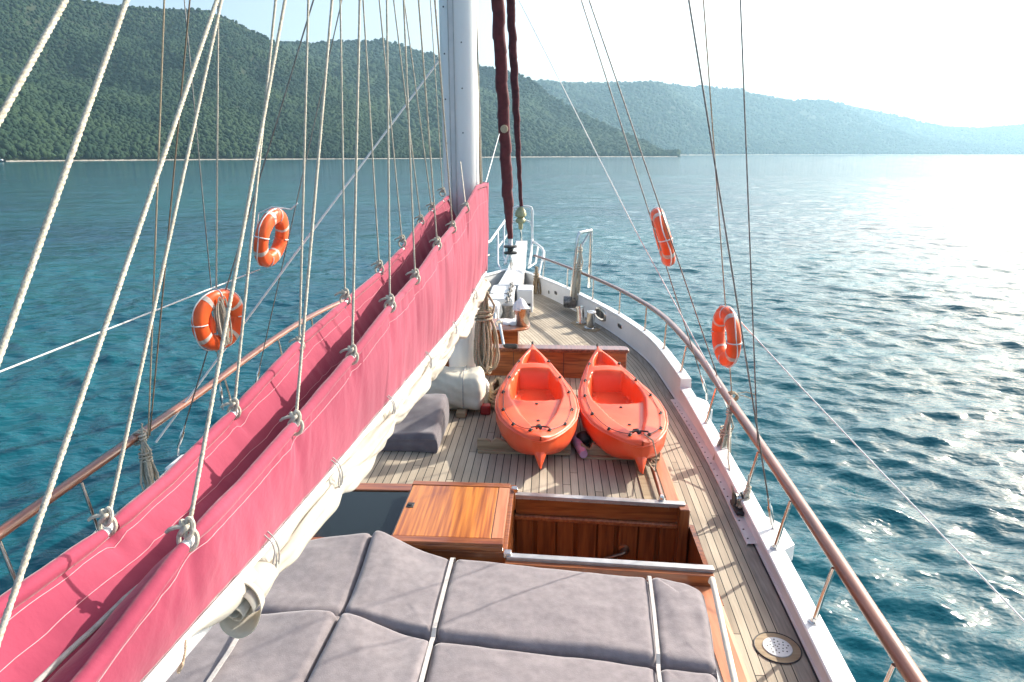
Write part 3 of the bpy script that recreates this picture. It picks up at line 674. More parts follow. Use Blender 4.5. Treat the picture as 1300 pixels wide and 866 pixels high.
b.tube([z(683, 311, 17.2), z(680, 334, 16.6), z(671, 340, 16.0)], .024, 8)
b.tube([z(648, 292, Yb), z(632, 315, 16.8), z(632, 330, 16.3)], .02, 8)
b.tube([z(690, 320, 15.6), z(684, 350, 14.7)], .02, 8)
b.build('pulpit', M['white'], BOAT)
# ------------------------------------------------------------------ kayaks
def make_kayak(name, label):
    """local frame: y from the near end (0) to the far end (1), length 2.46 m, z = 0 at the keel"""
    root = thing(name, label, 'kayak', group='orange kayaks lying on the deck')
    L = 2.46
    TW = [(0,.004),(.006,.05),(.018,.085),(.04,.135),(.08,.20),(.14,.272),(.22,.338),(.32,.382),(.42,.384),(.55,.348),(.68,.276),(.80,.188),(.90,.098),(.96,.042),(.99,.016),(1,.004)]
    tt = np.concatenate([np.linspace(0, .06, 9), np.linspace(.075, 1, 84)]); nsx = 57
    def W(t): return float(np.interp(t, [p[0] for p in TW], [p[1] for p in TW]))
    def gun(t): return .285+.075*smooth(.55, 1, t)**1.2+.035*smooth(.25, 0, t)          # gunwale height
    def top(t, x):
        w = W(t); z = gun(t)+.028*(1-(x/max(w, .01))**2)                                # crowned deck
        ax = abs(x)
        # tank tray at the near end, a V that opens towards the seat
        ht = np.interp(t, [.05, .10, .26, .43, .50], [.03, .055, .17, .255, .26])
        m = smooth(.045, .075, t)*(1-smooth(.80, .83, t))*0+smooth(.05, .08, t)*(1-smooth(.49, .52, t))
        e = .022; mt_ = (1-smooth(ht-e, ht+e*.4, ax))*m
        z -= mt_*.062
        # deep seat well
        hs = np.interp(t, [.38, .46, .52, .58, .66, .72], [.215, .255, .262, .250, .205, .165])
        fr = .430+.035*(ax/.25)**2                                      # rounded near lip
        ms = smooth(fr-.012, fr+.022, t)*(1-smooth(.700, .716, t))
        wl = (1-smooth(hs-.03, hs-.002, ax))*ms
        z -= wl*(.062+.155*smooth(.42, .52, t))*1.0
        # ribs moulded in the side walls of the well and a seat hump
        if ms > .5 and hs-.085 < ax < hs: z += .014*(.5+.5*math.sin(t*150))*wl*smooth(.53,.56,t)
        z += .020*wl*math.exp(-((t-.50)/.03)**2)*(1-smooth(.05,.16,ax))
        # foot recess near the far end
        hf = np.interp(t, [.78, .84, .885, .925], [.128, .108, .074, .02])
        mf = smooth(.775, .792, t)*(1-smooth(.905, .922, t)); z -= (1-smooth(hf-.022, hf, ax))*mf*.10
        return z
    G = []
    for t in tt:
        w = W(t); row = []
        for j in range(nsx):
            u = -1+2*j/(nsx-1); x = w*math.sin(u*math.pi/2)*.999 if False else w*u
            row.append((x, t*L, top(t, x)-.03*(abs(u) > .985)))
        G.append(row)
    b = MB(); b.grid(G)
    # hull below the gunwale
    H = []
    for t in tt:
        w = W(t); g = gun(t)-.03; kz = .02+.15*smooth(.75, 1, t)**1.5+.15*smooth(.18, 0, t)**1.5; row = []
        for j in range(25):
            a = math.pi*j/24; c, s_ = math.cos(a), math.sin(a)
            row.append((w*(abs(c)**.62)*(1 if c > 0 else -1)*-1*(1+.035*s_*(1-s_)*4), t*L-.0*s_, g-(g-kz)*(s_**.62)))
        H.append(row)
    b.grid([r[::-1] for r in H])
    o1 = len(b.V)-len(tt)*25; b.F.append(tuple(range(o1, o1+25))); b.F.append(tuple(range(len(b.V)-25, len(b.V))))
    body = b.build('hull', M['kayak'], root, ang=70)
    # parting ridge round the gunwale
    b = MB()
    b.tube([(W(t)*1.006, t*L, gun(t)-.022) for t in tt[1:]][::-1]+[(0, -.004, gun(0)-.022)]+[(-W(t)*1.006, t*L, gun(t)-.022) for t in tt[1:]], .011, 6); b.build('gunwale', M['kayak'], root)
    # skeg / moulded keel fin at the near end
    b = MB(); pr = [(.10, .26, .30), (.085, .10, .24), (.055, -.03, .15), (.028, -.09, .06), (.012, -.115, .0)]
    G = []
    for (w, y, z) in [(.115, .10, .245), (.088, .02, .215), (.060, -.025, .165), (.036, -.050, .115), (.014, -.062, .072)]:
        G.append([(-w, y+.09, z), (-w*.75, y+.03, z+.012), (0, y-.015, z+.018), (w*.75, y+.03, z+.012), (w, y+.09, z), (0, y+.16, z-.01)])
    b.grid(G, cv=True); o0 = len(b.V)-6; b.F.append(tuple(range(o0, o0+6))); b.build('skeg', M['kayak'], root, ang=50, subsurf=1)
    # moulded groove round the near end and drain plugs
    for (x, t) in ((0, .22), (0.0, .385), (-.10, .47), (.12, .47)):
        b = MB(); z = top(t, x); b.lathe([(.016, 0), (.014, .008), (.006, .010)], (x, t*L, z), 10); b.build('drain_plug', M['black'], root)
    # bungee fittings and cord on both decks
    for s in (-1, 1):
        ts = [.055, .13, .28, .46, .63, .80]
        pts = []
        for t in ts:
            x = s*(W(t)*(.86 if t > .1 else .50)); z = top(t, x); pts.append(Vector((x, t*L, z+.018)))
            b = MB(); b.lathe([(.014, 0), (.014, .008), (.008, .011), (.008, .018), (.013, .021), (.009, .026)], (x, t*L, z-.002), 10); b.tube([(x-.016, t*L-.010, z+.010), (x+.016, t*L+.010, z+.010)], .006, 6)
            b.build('cord_fitting', M['black'], root)
        pth = []
        for i in range(len(pts)-1):
            for k in range(6):
                q = lerp(pts[i], pts[i+1], k/6); q.z = max(q.z-.012*math.sin(math.pi*k/6), top(q.y/L, q.x)+.006); pth.append(q)
        pth.append(pts[-1]); b = MB(); b.tube(pth, .0032, 6); b.build('deck_cord', M['black'], root)
    # carry handle at the near end
    b = MB(); z = top(.07, 0)+.01
    b.tube([(-.022, .30, top(.12,0)+.02), (-.015, .27, top(.11,0)+.05), (0, .23, top(.09,0)+.065), (.005, .19, top(.075,0)+.055), (.008, .15, top(.06,0)+.03)], [.012,.016,.017,.016,.011], 10)
    b.tube([(-.075, .165, top(.06,.07)+.02), (-.03, .185, top(.07,.03)+.045), (.03, .185, top(.07,.03)+.045), (.08, .165, top(.06,.08)+.02)], .007, 7)
    b.build('carry_handle', M['black'], root)
    b = MB(); b.tube([(0, L-.02, gun(1)+.01), (0, L+.015, gun(1)+.045), (0, L+.03, gun(1)+.02)], .012, 8); b.build('bow_eye', M['black'], root)
    return root
kay = make_kayak('kayak', 'orange kayak nearer the white mast, its far end against the wooden bench box')
def lay(k, pn, pf):
    d = pf-pn; yaw = math.atan2(-d.x, d.y); pitch = math.atan2(d.z, math.hypot(d.x, d.y))
    place(k, pn, (pitch, 0, yaw))
lay(kay, Vector((-.055, 5.17, ROOF+.03)), Vector((-.185, 7.56, ROOF+.085)))
kay2 = copy_tree(kay); kay2['label'] = 'orange kayak nearer the starboard rail, turned aslant with a thin tether on its near end'
lay(kay2, Vector((.775, 5.19, ROOF+.0)), Vector((.565, 7.60, ROOF+.07)))
# tether of the second kayak
b = MB(); c = at_z(822, 590, ROOF+.03)
b.rope([Vector((.80, 5.30, 2.66)), Vector((.86, 5.22, 2.64)), Vector((.88, 5.12, 2.55)), Vector((.875, 5.10, 2.42)), c+Vector((0,0,.03))], .006)
tg = tag(b.build('tether_rope', M['ropetan']), 'thin tan tether hanging from the near end of the slanting kayak', 'rope')
b = MB()
for q in range(4): b.tube([c+Vector((.04*math.cos(a+q)*(1+.2*q), .035*math.sin(a)*(1+.1*q), .008+.006*q+.01*math.sin(2*a+q))) for a in np.linspace(0, 6.28, 18)[:-1]], .005, 6, closed=True)
b.build('knot', M['ropetan'], tg)
# cradle boards cut to the hull
def cradle(x0, x1, y, label, cx, hw):
    root = thing('kayak_cradle', label, 'cradle', ((x0+x1)/2, y, ROOF), 'wooden cradles under the kayaks')
    top_ = []; N = 34
    for i in range(N+1):
        x = lerp(x0, x1, i/N); u = (x-cx)/hw
        z = ROOF+cam_(x)+.045+.085*min(1, abs(u)**2) if abs(u) < 1.05 else ROOF+cam_(x)+.115-.05*max(0, math.cos((abs(x-cx)-hw)*18))*(abs(x-x0) < .14 or abs(x-x1) < .14)
        top_.append((x, z))
    b = MB(); G = [[(x, y-.02, ROOF+cam_(x)+.004), (x, y-.02, z-.008), (x, y-.012, z), (x, y+.012, z), (x, y+.02, z-.008), (x, y+.02, ROOF+cam_(x)+.004)] for x, z in top_]
    b.grid(G); b.F.append(tuple(range(6))[::-1]); b.F.append(tuple(range(N*6, N*6+6))); b.build('cradle_board', M['cradle'], root, ang=40)
    b = MB(); b.box(((x0+x1)/2, y-.045, ROOF+cam_((x0+x1)/2)+.016), (x1-x0-.02, .055, .024)); b.build('cradle_foot', M['cradle'], root, bevel=.004)
cradle(-.63, .21, 5.68, 'brown cradle board under the kayak nearer the mast', -.09, .36)
cradle(.30, 1.00, 5.66, 'brown cradle board under the kayak nearer the starboard rail', .72, .32)
# foam noodle on the deck between the kayaks
b = MB(); a0 = at_z(741, 577, ROOF+.045); a1 = Vector((.13, 6.6, ROOF+.045)); d = (a1-a0).normalized()
P = [lerp(a0, a1, t) for t in np.linspace(0, 1, 12)]; b.tube(P, [.036]+[.042]*10+[.036], 16)
tag(b.build('foam_noodle', M['noodle']), 'lilac foam tube lying on deck between the two kayaks', 'foam tube')
b = MB(); b.lathe([(.001, 0), (.05, .01), (.075, .05), (.07, .10), (.03, .13)], (.335, 5.86, ROOF), 14); 
tag(b.build('shoe_bag', M['black'], ang=60), 'small dark bag in the shadow between the kayaks', 'bag')

# ------------------------------------------------------------------ life raft roll, wedge cushion
rt = thing('canvas_roll', 'ivory canvas covered roll lying across the deck at the foot of the mast', 'canvas roll', (-1.2, 6.72, ROOF))
b = MB(); G = []; rc = Vector((0, 6.70, ROOF+.245)); NX = 64
for i in range(NX+1):
    x = lerp(-1.95, -.655, i/NX); e = min(i, NX-i)/NX*1.295; k = math.sqrt(max(0, 1-max(0, 1-e/.07)**2)) if e < .07 else 1
    row = []
    for j in range(56):
        a = 2*math.pi*j/56; ca, sa = math.cos(a), math.sin(a)
        rr = .205/((abs(ca)**3.2+abs(sa)**3.2)**(1/3.2))*(.35+.65*k)
        rr += k*(.020*nz(x*4, math.cos(a)*2, math.sin(a)*2+3)+.013*nz(x*7+math.sin(a)*3, math.cos(a)*3, math.sin(a)*3+x*5)+.007*nz(x*20, math.cos(a)*4+x*8, 7))+.006*math.cos((x+.83)*160)*math.exp(-((x+.83)/.03)**2)
        row.append((x, rc.y+rr*ca, rc.z+rr*sa))
    G.append(row)
b.grid(G, cv=True); b.F.append(tuple(range(56))); b.F.append(tuple(range(NX*56, NX*56+56))[::-1]); b.build('canvas_cover', M['raft'], rt, ang=60)
b = MB(); b.tube([(-.86, rc.y+.215/((abs(math.cos(a))**3.2+abs(math.sin(a))**3.2)**(1/3.2))*math.cos(a), rc.z+.215/((abs(math.cos(a))**3.2+abs(math.sin(a))**3.2)**(1/3.2))*math.sin(a)) for a in np.linspace(0, 6.283, 40)[:-1]], .005, 6, closed=True); b.build('cover_seam', M['cord_grey'], rt)
for x in (-.88, -1.7):
    b = MB(); b.box((x, 6.53, ROOF+.035+cam_(x)), (.10, .20, .07)); b.build('roll_foot', M['cradle'], rt, bevel=.012)
b = MB(); b.box((-.64, 6.58, ROOF+.06), (.10, .10, .10)); tag(b.build('red_box', M['red'], bevel=.015), 'small red object tucked under the right end of the ivory roll', 'box')
b = MB()
for q in range(5):
    b.tube([(-.56+.07*math.cos(a)*(1-.06*q), 6.98+.30*math.sin(a)*(1-.08*q), ROOF+.035+.035*q+.015*math.sin(3*a+q)) for a in np.linspace(0, 6.28, 30)[:-1]], .022, 7, closed=True)
tag(b.build('rope_coil', M['cradle'], ang=80), 'grey brown rope coil on deck between the ivory roll and the kayak', 'rope')

wd = thing('wedge_cushion', 'grey wedge shaped cushion on the teak deck before the ivory roll', 'cushion', (-1.3, 5.9, ROOF))
b = MB(); x0, x1 = -1.85, -.985; y0, y1 = 5.58, 6.28
nu, nv = 50, 44; G = []
def wz(u, v):                                # u across, v from the near edge back
    h = .15+.03*smooth(.3,.9,u)+.145*smooth(.05, .95, v)*smooth(-.2, .7, u)
    return h
for i in range(nu+1):
    row = []
    for j in range(nv+1):
        u, v = i/nu, j/nv; d = min(u*(x1-x0), (1-u)*(x1-x0), v*(y1-y0), (1-v)*(y1-y0)); r_ = .045
        k = 1-math.sqrt(max(0, 1-(1-min(d/r_, 1))**2)) if d < r_ else 0
        row.append((lerp(x0, x1, u)-.0*k, lerp(y0, y1, v)+.03*math.sin(u*3), ROOF+cam_(lerp(x0,x1,u))+wz(u, v)*(1)-k*.05+.006*nz(u*6, v*6)))
    G.append(row)
b.grid(G)
ed = [G[i][0] for i in range(nu+1)]+[G[nu][j] for j in range(1, nv+1)]+[G[i][nv] for i in range(nu-1, -1, -1)]+[G[0][j] for j in range(nv-1, 0, -1)]
SK = [ed]
for f in (.35, .7, 1):
    SK.append([(x+(.012*math.sin(f*3.14))*(1 if x > -1.4 else -1), y-(.012*math.sin(f*3.14))*(1 if y < 5.9 else -1), lerp(z, ROOF+cam_(x)+.006, f)) for x, y, z in ed])
b.grid([r[::-1] for r in SK], cv=True); b.build('cushion_cover', M['velour_dark'], wd, ang=75)
b = MB(); b.tube([(lerp(x0, x1, u), lerp(y0, y1, 0)+.03*math.sin(u*3)-.004, ROOF+cam_(lerp(x0,x1,u))+wz(u,0)-.048) for u in np.linspace(.03, .97, 30)], .005, 6); b.build('piping', M['velour_dark'], wd)

# ------------------------------------------------------------------ sun cushions on the after roof
RB = ROOF+.0
def cushion(q, th, label, bulge, seed, wr=.006):
    """q = near left, near right, far right, far left corner (x, y)"""
    cx = sum(p[0] for p in q)/4; cy = sum(p[1] for p in q)/4
    root = thing('sun_cushion', label, 'cushion', (cx, cy, RB), 'grey sun cushions on the cabin roof')
    nu, nv = 84, 64; q = [Vector((p[0], p[1])) for p in q]
    lu = (q[1]-q[0]).length; lv = (q[3]-q[0]).length; G = []; r_ = .05
    for i in range(nu+1):
        row = []
        for j in range(nv+1):
            u = i/nu; v = j/nv
            # crowd the samples towards the edges
            u = .5-.5*math.cos(math.pi*u)*(.65)-.175*(1-2*u); v = .5-.5*math.cos(math.pi*v)*.65-.175*(1-2*v)
            p = q[0]*(1-u)*(1-v)+q[1]*u*(1-v)+q[2]*u*v+q[3]*(1-u)*v
            du, dv = min(u, 1-u)*lu, min(v, 1-v)*lv
            ku = max(0, 1-du/r_); kv = max(0, 1-dv/r_); k = min(1, math.hypot(ku, kv)); drop = 1-math.sqrt(1-k*k)
            z = th+bulge(u, v)+.010*math.sin(math.pi*u)*math.sin(math.pi*v)
            near = max(0, 1-min(du, dv)/.28)
            w = wr*nz(p.x*3.1, p.y*3.1, seed)+.004*nz(p.x*9, p.y*11, seed+3)
            # creases running out of the edges
            w += near*.010*nz((p.x*2.0 if dv < du else p.x*9)+seed, (p.y*9 if dv < du else p.y*2.0), seed+9)
            jit = .012*near*nz(p.x*2.2, p.y*2.2, seed+20)
            row.append((p.x+jit, p.y+jit, RB+cam_(p.x)+z-drop*r_+w))
        G.append(row)
    b = MB(); b.grid(G)
    ed = [G[i][0] for i in range(nu+1)]+[G[nu][j] for j in range(1, nv+1)]+[G[i][nv] for i in range(nu-1, -1, -1)]+[G[0][j] for j in range(nv-1, 0, -1)]
    SK = [ed]
    for f in (.3, .65, 1):
        row = []
        for x, y, z in ed:
            d = Vector((x-cx, y-cy)); d.normalize(); o = .014*math.sin(math.pi*f)
            row.append((x+d.x*o, y+d.y*o, lerp(z, RB+cam_(x)+.003, f)))
        SK.append(row)
    b.grid([r[::-1] for r in SK], cv=True); b.build('cushion_cover', M['velour'], root, ang=80)
    return root
flat = lambda u, v: 0
xA0, xA1, xB1, xC1, xD1 = -1.95, -1.135, -.585, .62, .985
yf, ym, yn = 3.74, 3.055, 2.28
cushion([(-1.98, 3.165), (-1.11, 3.165), (-1.125, 3.93), (-1.98, 3.80)], .155, 'grey sun cushion half under the white boom, next to the smoked pane', lambda u, v: .065*smooth(.25, 1, v)*smooth(.1,.9,u), 1, .016)
cushion([(-1.105, 3.165), (-.585, 3.04), (-.583, 3.75), (-1.12, 3.92)], .150, 'short grey sun cushion with a raised far corner left of the long strap', lambda u, v: .065*smooth(.8, .1, u)*smooth(.2, 1, v)+.03*smooth(.7,.0,u), 2, .012)
cushion([(-.582, 3.04), (.578, 2.95), (.628, 3.665), (-.580, 3.755)], .15, 'widest grey sun cushion, between the two pale straps by the companionway', flat, 3)
cushion([(.581, 2.95), (.875, 2.93), (.945, 3.59), (.631, 3.665)], .148, 'narrow grey sun cushion at the starboard edge nearest the companionway', lambda u, v: .02*smooth(.3,1,v)-.03*smooth(.6,1,u)*smooth(.6,1,v), 4)
cushion([(-1.98, 2.3), (-1.185, 2.3), (-1.12, 3.155), (-1.98, 3.15)], .15, 'grey sun cushion below the open end of the white roll', lambda u, v: .05*smooth(.4, 1, v)*smooth(.1,.9,u), 5, .012)
cushion([(-1.18, 2.3), (-.595, 2.3), (-.590, 3.03), (-1.112, 3.155)], .14, 'grey sun cushion in the front row left of the long strap', lambda u, v: .055*smooth(.8, .1, u)*smooth(.3, 1, v), 6, .012)
cushion([(-.59, 2.25), (.52, 2.25), (.572, 2.94), (-.587, 3.03)], .128, 'wide grey sun cushion along the bottom edge between the straps', flat, 7)
cushion([(.53, 2.25), (.80, 2.25), (.87, 2.92), (.576, 2.94)], .128, 'small grey sun cushion at the bottom right corner of the roof', flat, 8)
M['strap'] = mat('pale_strap_webbing', (.46,.43,.40), (.56,.53,.50), 60, .8, bump=.3, bscale=200, bdist=.003)
def strap(pts, w, label):
    P = [Vector(p) for p in pts]; G = []; P2 = []
    for i in range(len(P)-1):
        for k in range(14): P2.append(lerp(P[i], P[i+1], k/14))
    P2.append(P[-1])
    for i, p in enumerate(P2):
        t = (P2[min(i+1, len(P2)-1)]-P2[max(i-1, 0)]); t.z = 0; t.normalize(); n = Vector((t.y, -t.x, 0))*w/2
        G.append([tuple(p-n), tuple(p-n+Vector((0,0,.004))), tuple(p+n+Vector((0,0,.004))), tuple(p+n)])
    b = MB(); b.grid(G, cv=True); tag(b.build('tie_strap', M['strap'], ang=30), label, 'strap', 'pale straps holding down the cushions')
zt = RB+.164
strap([(-.583, 3.815, RB+.05), (-.583, 3.80, zt-.05), (-.583, 3.735, zt-.006), (-.584, 3.4, zt+.002), (-.587, 3.08, zt-.006), (-.588, 3.04, zt-.035), (-.59, 3.0, zt-.03), (-.59, 2.7, zt-.02), (-.595, 2.25, zt-.02)], .023, 'pale strap across the grey cushions left of the widest one')
zr = zt-.02
strap([(.635, 3.73, RB+.05), (.635, 3.705, zr-.05), (.63, 3.645, zr-.012), (.607, 3.3, zr-.006), (.582, 2.98, zr-.014), (.578, 2.94, zr-.042), (.572, 2.9, zr-.035), (.56, 2.7, zr-.03), (.53, 2.25, zr-.03)], .020, 'pale strap across the grey cushions near the starboard edge')
strap([at_z(312, 792, zt+.045), at_z(292, 826, zt+.035), at_z(265, 866, zt+.012), at_z(230, 918, zt+.008)], .022, 'pale strap coming out under the white roll at the bottom left')
b = MB(); b.tube([(1.0, 3.66, RB+.10), (1.0, 3.64, RB+.135), (.99, 3.5, RB+.13), (.955, 3.1, RB+.115), (.92, 2.7, RB+.11), (.88, 2.25, RB+.11)], .017, 10)
tag(b.build('edge_tube', M['raft']), 'cream padded tube along the starboard edge of the grey cushions', 'edge tube')

# ------------------------------------------------------------------ boom with pink sail cover
def tab_curve(pts, a, bb):
    Q = [at_xab(x, y, a, bb) for x, y in pts]; Q.sort(key=lambda p: p.y)
    ys = np.array([p.y for p in Q]); zs = np.array([p.z for p in Q])
    def f(y):
        if y < ys[0]: return zs[0]+(zs[min(2, len(zs)-1)]-zs[0])/(ys[min(2, len(zs)-1)]-ys[0])*(y-ys[0])*.3
        return float(np.interp(y, ys, zs))
    return f, Q
aR, bR = -.905, .035; aL, bL = -1.13, .012; aB, bB = -.925, .035
zR, QR = tab_curve([(605,239),(593,262),(575,290),(554,316),(527,356),(494,393),(447,455),(374,542),(307,620),(238,692),(110,866)], aR, bR)
zL, QL = tab_curve([(570,250),(548,270),(530,290),(511,318),(481,350),(440,385),(380,437),(297,527),(215,610),(130,683),(60,733),(0,775)], aL, bL)
zB, QB = tab_curve([(612,350),(582,404),(437,575),(346,680),(200,840)], aB, bB)
YN, YM = .15, 7.07
def R_(y): return Vector((aR+bR*y, y, zR(y)))
def L_(y): return Vector((aL+bL*y, y, zL(y)))
def B_(y): return Vector((aB+bB*y, y, zB(y)))
BOOM = thing('boom', 'white boom under a pink sail cover, running aft from the mast', 'boom', (-.9, 4, 3.7))
def sm(f, y, w=.5):
    return (f(y-w)+f(y)*2+f(y+w))/4
jackR = [(591.5,264,561,0),(574.5,289,552,0),(555,310,531.4,0),(527,352,512.4,0),(495,386,491,0),(447,451,456.7,0),(375,538,421.6,0),(238,680,362,0)]
jackL = [(562,244,546.4,0),(548,264,513,0),(534,280,499.7,0),(510.5,307,481.5,0),(481.5,340,461,0),(438,378,432,0),(380,437,391.4,0),(297,520,350,0),(136,664,281.3,0)]
ysb = np.concatenate([np.linspace(YN, 2.2, 150), np.linspace(2.22, YM, 240)])
G = []
tieR = [at_xab(j[0], j[1], aR, bR).y for j in jackR]; tieL = [at_xab(j[0], j[1], aL, bL).y for j in jackL]
def pull(y, ts, w): return sum(math.exp(-((y-t)/w)**2) for t in ts)
for y in ysb:
    r, l, bt = R_(y), L_(y), B_(y); far = smooth(1, 7, y); k_ = 1-.035*0; pr_ = pull(y, tieR, .035); pl_ = pull(y, tieL, .035); wr_ = pull(y, tieR, .16); wl_ = pull(y, tieL, .16)
    r = r-Vector((0, 0, .022*(1-min(1, wr_))*far)); l = l-Vector((0, 0, .026*(1-min(1, wl_))*far))
    endk = smooth(YM-.9, YM, y)
    V_ = Vector((lerp(r.x-.115, r.x-.18, far), y, min(r.z, l.z)-lerp(.24, .50, far)+.12*endk)); V_.z = max(V_.z, bt.z+.085)
    row = []
    def wr(p, s, nrm, amp): return p+nrm*amp
    N1, N2, N3, N4 = 26, 12, 22, 10
    for k in range(N1+1):                      # outer starboard face, bottom to top
        t = k/N1; p = lerp(bt, r, t)
        sag = .02*math.sin(math.pi*t)*(.4+far)
        # wrinkles hang from the tied edge
        f1 = nz(y*16+t*1.2, t*.9, 2.3); f2 = nz(y*5.5, t*1.1, 8.1); f3 = nz(y*34+t*2, t*1.6, 5.5)
        amp = (.009*f1+.013*f2+.004*f3)*(.35+.65*math.sin(math.pi*min(1, t*.8+.2)))*(.45+.75*far)
        ft = math.sin(min(1, max(0, wr_))*1.57)*t*t; row.append(p+Vector((sag+amp-.016*pr_*t**1.5+.012*ft*nz(y*30+(1-t)*3, t, 77), 0, 0)))
    for k in range(1, N2+1):                   # inside, down into the fold
        t = k/N2; p = lerp(r, V_, t)-Vector((.035*math.sin(math.pi*t), 0, 0)); row.append(p+Vector((.008*nz(y*7, t*3, 4), 0, 0)))
    for k in range(1, N3+1):                   # inner port face, lying open to the light
        t = k/N3; p = lerp(V_, l, t); bell = lerp(.005,.03,far)*math.sin(math.pi*t)
        puck = (nz(y*9+.6*t, t*1.5, 12)*.030+nz(y*22, t*2.2, 15)*.010)*math.sin(math.pi*min(1, t*.95+.05))*(.25+.95*far)
        puck += .006*nz(y*4, t*2, 31)-.020*pl_*t*t+.014*min(1, wl_)*t*nz(y*26, t*2, 51)
        row.append(p+Vector((-bell*.3, 0, -bell+puck)))
    for k in range(1, N4+1):                   # outer port face
        t = k/N4; p = lerp(l, Vector((bt.x-.20, y, bt.z)), t)-Vector((.03*math.sin(math.pi*t), 0, 0)); row.append(p+Vector((.008*nz(y*10, t, 40), 0, 0)))
    G.append([tuple(p) for p in row])
b = MB(); b.grid(G); COVER = b.build('sail_cover', M['pink'], BOOM, ang=70, solid=.004)
# rolled hems with openings at the ties
def hem(fn, js, a, bb, name):
    ty = sorted([at_xab(j[0], j[1], a, bb).y for j in js])
    cuts = [y for y in ty]; lo = YN
    for c in cuts+[YM]:
        hi = c-.022 if c != YM else YM
        if hi-lo > .05:
            P = [fn(y)+Vector((0,0,.006)) for y in np.linspace(lo, hi, max(6, int((hi-lo)*22)))]
            r0 = [.020+.003*nz(p.y*8, 0, 3) for p in P]; r0[0] *= .8; r0[-1] *= .8
            b = MB(); b.tube(P, r0, 10); b.build('hem', M['pink'], COVER)
        lo = c+.022
    b = MB(); b.tube([fn(y)+Vector((0,0,.006)) for y in np.linspace(YN, YM-.05, 90)], .0125, 8); b.build('hem_rod', M['white'], BOOM)
hem(R_, jackR, aR, bR, 'hem'); hem(L_, jackL, aL, bL, 'hem')
# seams: two rows of stitching inside the port face, one below the starboard edge
def on_row(idx, lift):
    P = []
    for i in range(0, len(G), 2):
        p = Vector(G[i][idx]); q = Vector(G[i][idx+1])-Vector(G[i][idx-1]); n = Vector((-q.z, 0, q.x)).normalized()
        P.append(p+n*lift*(1 if n.z > 0 or idx < 26 else -1) if idx > 30 else p+Vector((lift, 0, 0)))
    return P
for idx, nm in ((22, .004), (26+12+11, .004), (26+12+19, .004)):
    b = MB(); b.tube(on_row(idx, nm), .0010, 5); b.build('stitching', M['stitch'], COVER)
# mast end of the cover: short collar pieces left and right of the mast
b = MB(); P1 = [R_(YM), R_(YM)+Vector((.015,.10,.02)), Vector((ME_X+.205, ME_Y+.03, zR(YM)+.02))]; P0 = [B_(YM), B_(YM)+Vector((.015,.10,0)), Vector((ME_X+.205, ME_Y+.03, zB(YM)))]
b.grid([[tuple(lerp(p0, p1, k/10)+Vector((.004*nz(k*2.0, i, 1),0,0))) for k in range(11)] for i, (p0, p1) in enumerate(zip(P0, P1))]); b.build('cover_flap', M['pink'], COVER, solid=.004, ang=60)
# grey line lying in the fold
b = MB(); P = []
for i in range(0, len(G), 3):
    p = Vector(G[i][26+12]); y = p.y
    P.append(p+Vector((-.02+.018*nz(y*1.6, 3, 1)-.05*smooth(2.2,5,y)*abs(nz(y*.9, 0, 6))*2, 0, .02+.016*nz(y*2.3, 9, 1)+.14*smooth(2.2,5.5,y)*abs(nz(y*.9, 0, 6))*1.6)))
b.tube(P, .0065, 8); tag(b.build('fold_line', M['cord_grey']), 'grey line lying in the fold of the pink sail cover', 'rope')
# spar
b = MB(); spar = []
for y in np.linspace(YN, YM-.02, 40):
    p = B_(y); c = p+Vector((-.085, 0, -.030)); row = []
    for k in range(20):
        a = 2*math.pi*k/20; row.append((c.x+.082*abs(math.cos(a))**.8*(1 if math.cos(a) > 0 else -1), y, c.z+.085*abs(math.sin(a))**.8*(1 if math.sin(a) > 0 else -1)))
    spar.append(row)
b.grid(spar, cv=True); b.F.append(tuple(range(20))); b.build('boom_spar', M['white'], BOOM, ang=60)
b = MB(); b.box((ME_X+.02, ME_Y-.23, zB(YM)-.03), (.14, .16, .14)); b.build('gooseneck', M['steel'], BOOM, bevel=.01)
b = MB(); b.tube([B_(y)+Vector((.010, 0, -.004)) for y in np.linspace(YN, YM, 60)], .008, 6); b.build('foot_rope', M['cord'], BOOM)

# rolled awning lashed under the boom
AW = thing('rolled_awning', 'cream awning rolled up and lashed along the underside of the boom, one end open', 'awning', (-.8, 4, 3.5))
ties = [at_xab(x, y, aB+.03, bB).y for x, y in ((350,728),(430,610),(498,520),(545,455),(578,418),(604,375))]
ys2 = np.linspace(at_xab(322, 772, aB+.03, bB).y, 6.95, 330); G2 = []
for y in ys2:
    p = B_(y); d = min(abs(y-t) for t in ties); seg = 1-.26*math.exp(-(d/.07)**2)
    far = smooth(1.3, 5, y)
    rr0 = lerp(.046, .064, far)*seg
    c = p+Vector((.008-.01*far, 0, -.048-rr0*.85-.020*far*(1-math.exp(-(d/.25)**2)))); row = []
    for k in range(40):
        a = 2*math.pi*k/40
        tw = a+y*2.0
        f = .22*nz(math.cos(tw)*1.6, math.sin(tw)*1.6, y*2.2)+.20*math.exp(-(d/.16)**2)*nz(math.cos(a)*6, math.sin(a)*6, y*1.5)+.10*nz(math.cos(a)*3+9, math.sin(a)*3, y*6)
        f += (.30*max(0, math.sin(3*a+y*4+2.5*nz(y*1.5,0,7)))**2-.34*max(0, math.sin(2*a+y*3.1+3*nz(y*1.1,4,7)))**6-.22*max(0, math.sin(5*a-y*6+2*nz(y*2.1,8,7)))**4)*(.75+.45*far)
        rr = rr0*(1+f); row.append((c.x+rr*math.cos(a)*.95, y, c.z+rr*math.sin(a)*1.12))
    G2.append(row)
b = MB(); b.grid(G2, cv=True); b.build('awning_roll', M['canvas'], AW, ang=80)
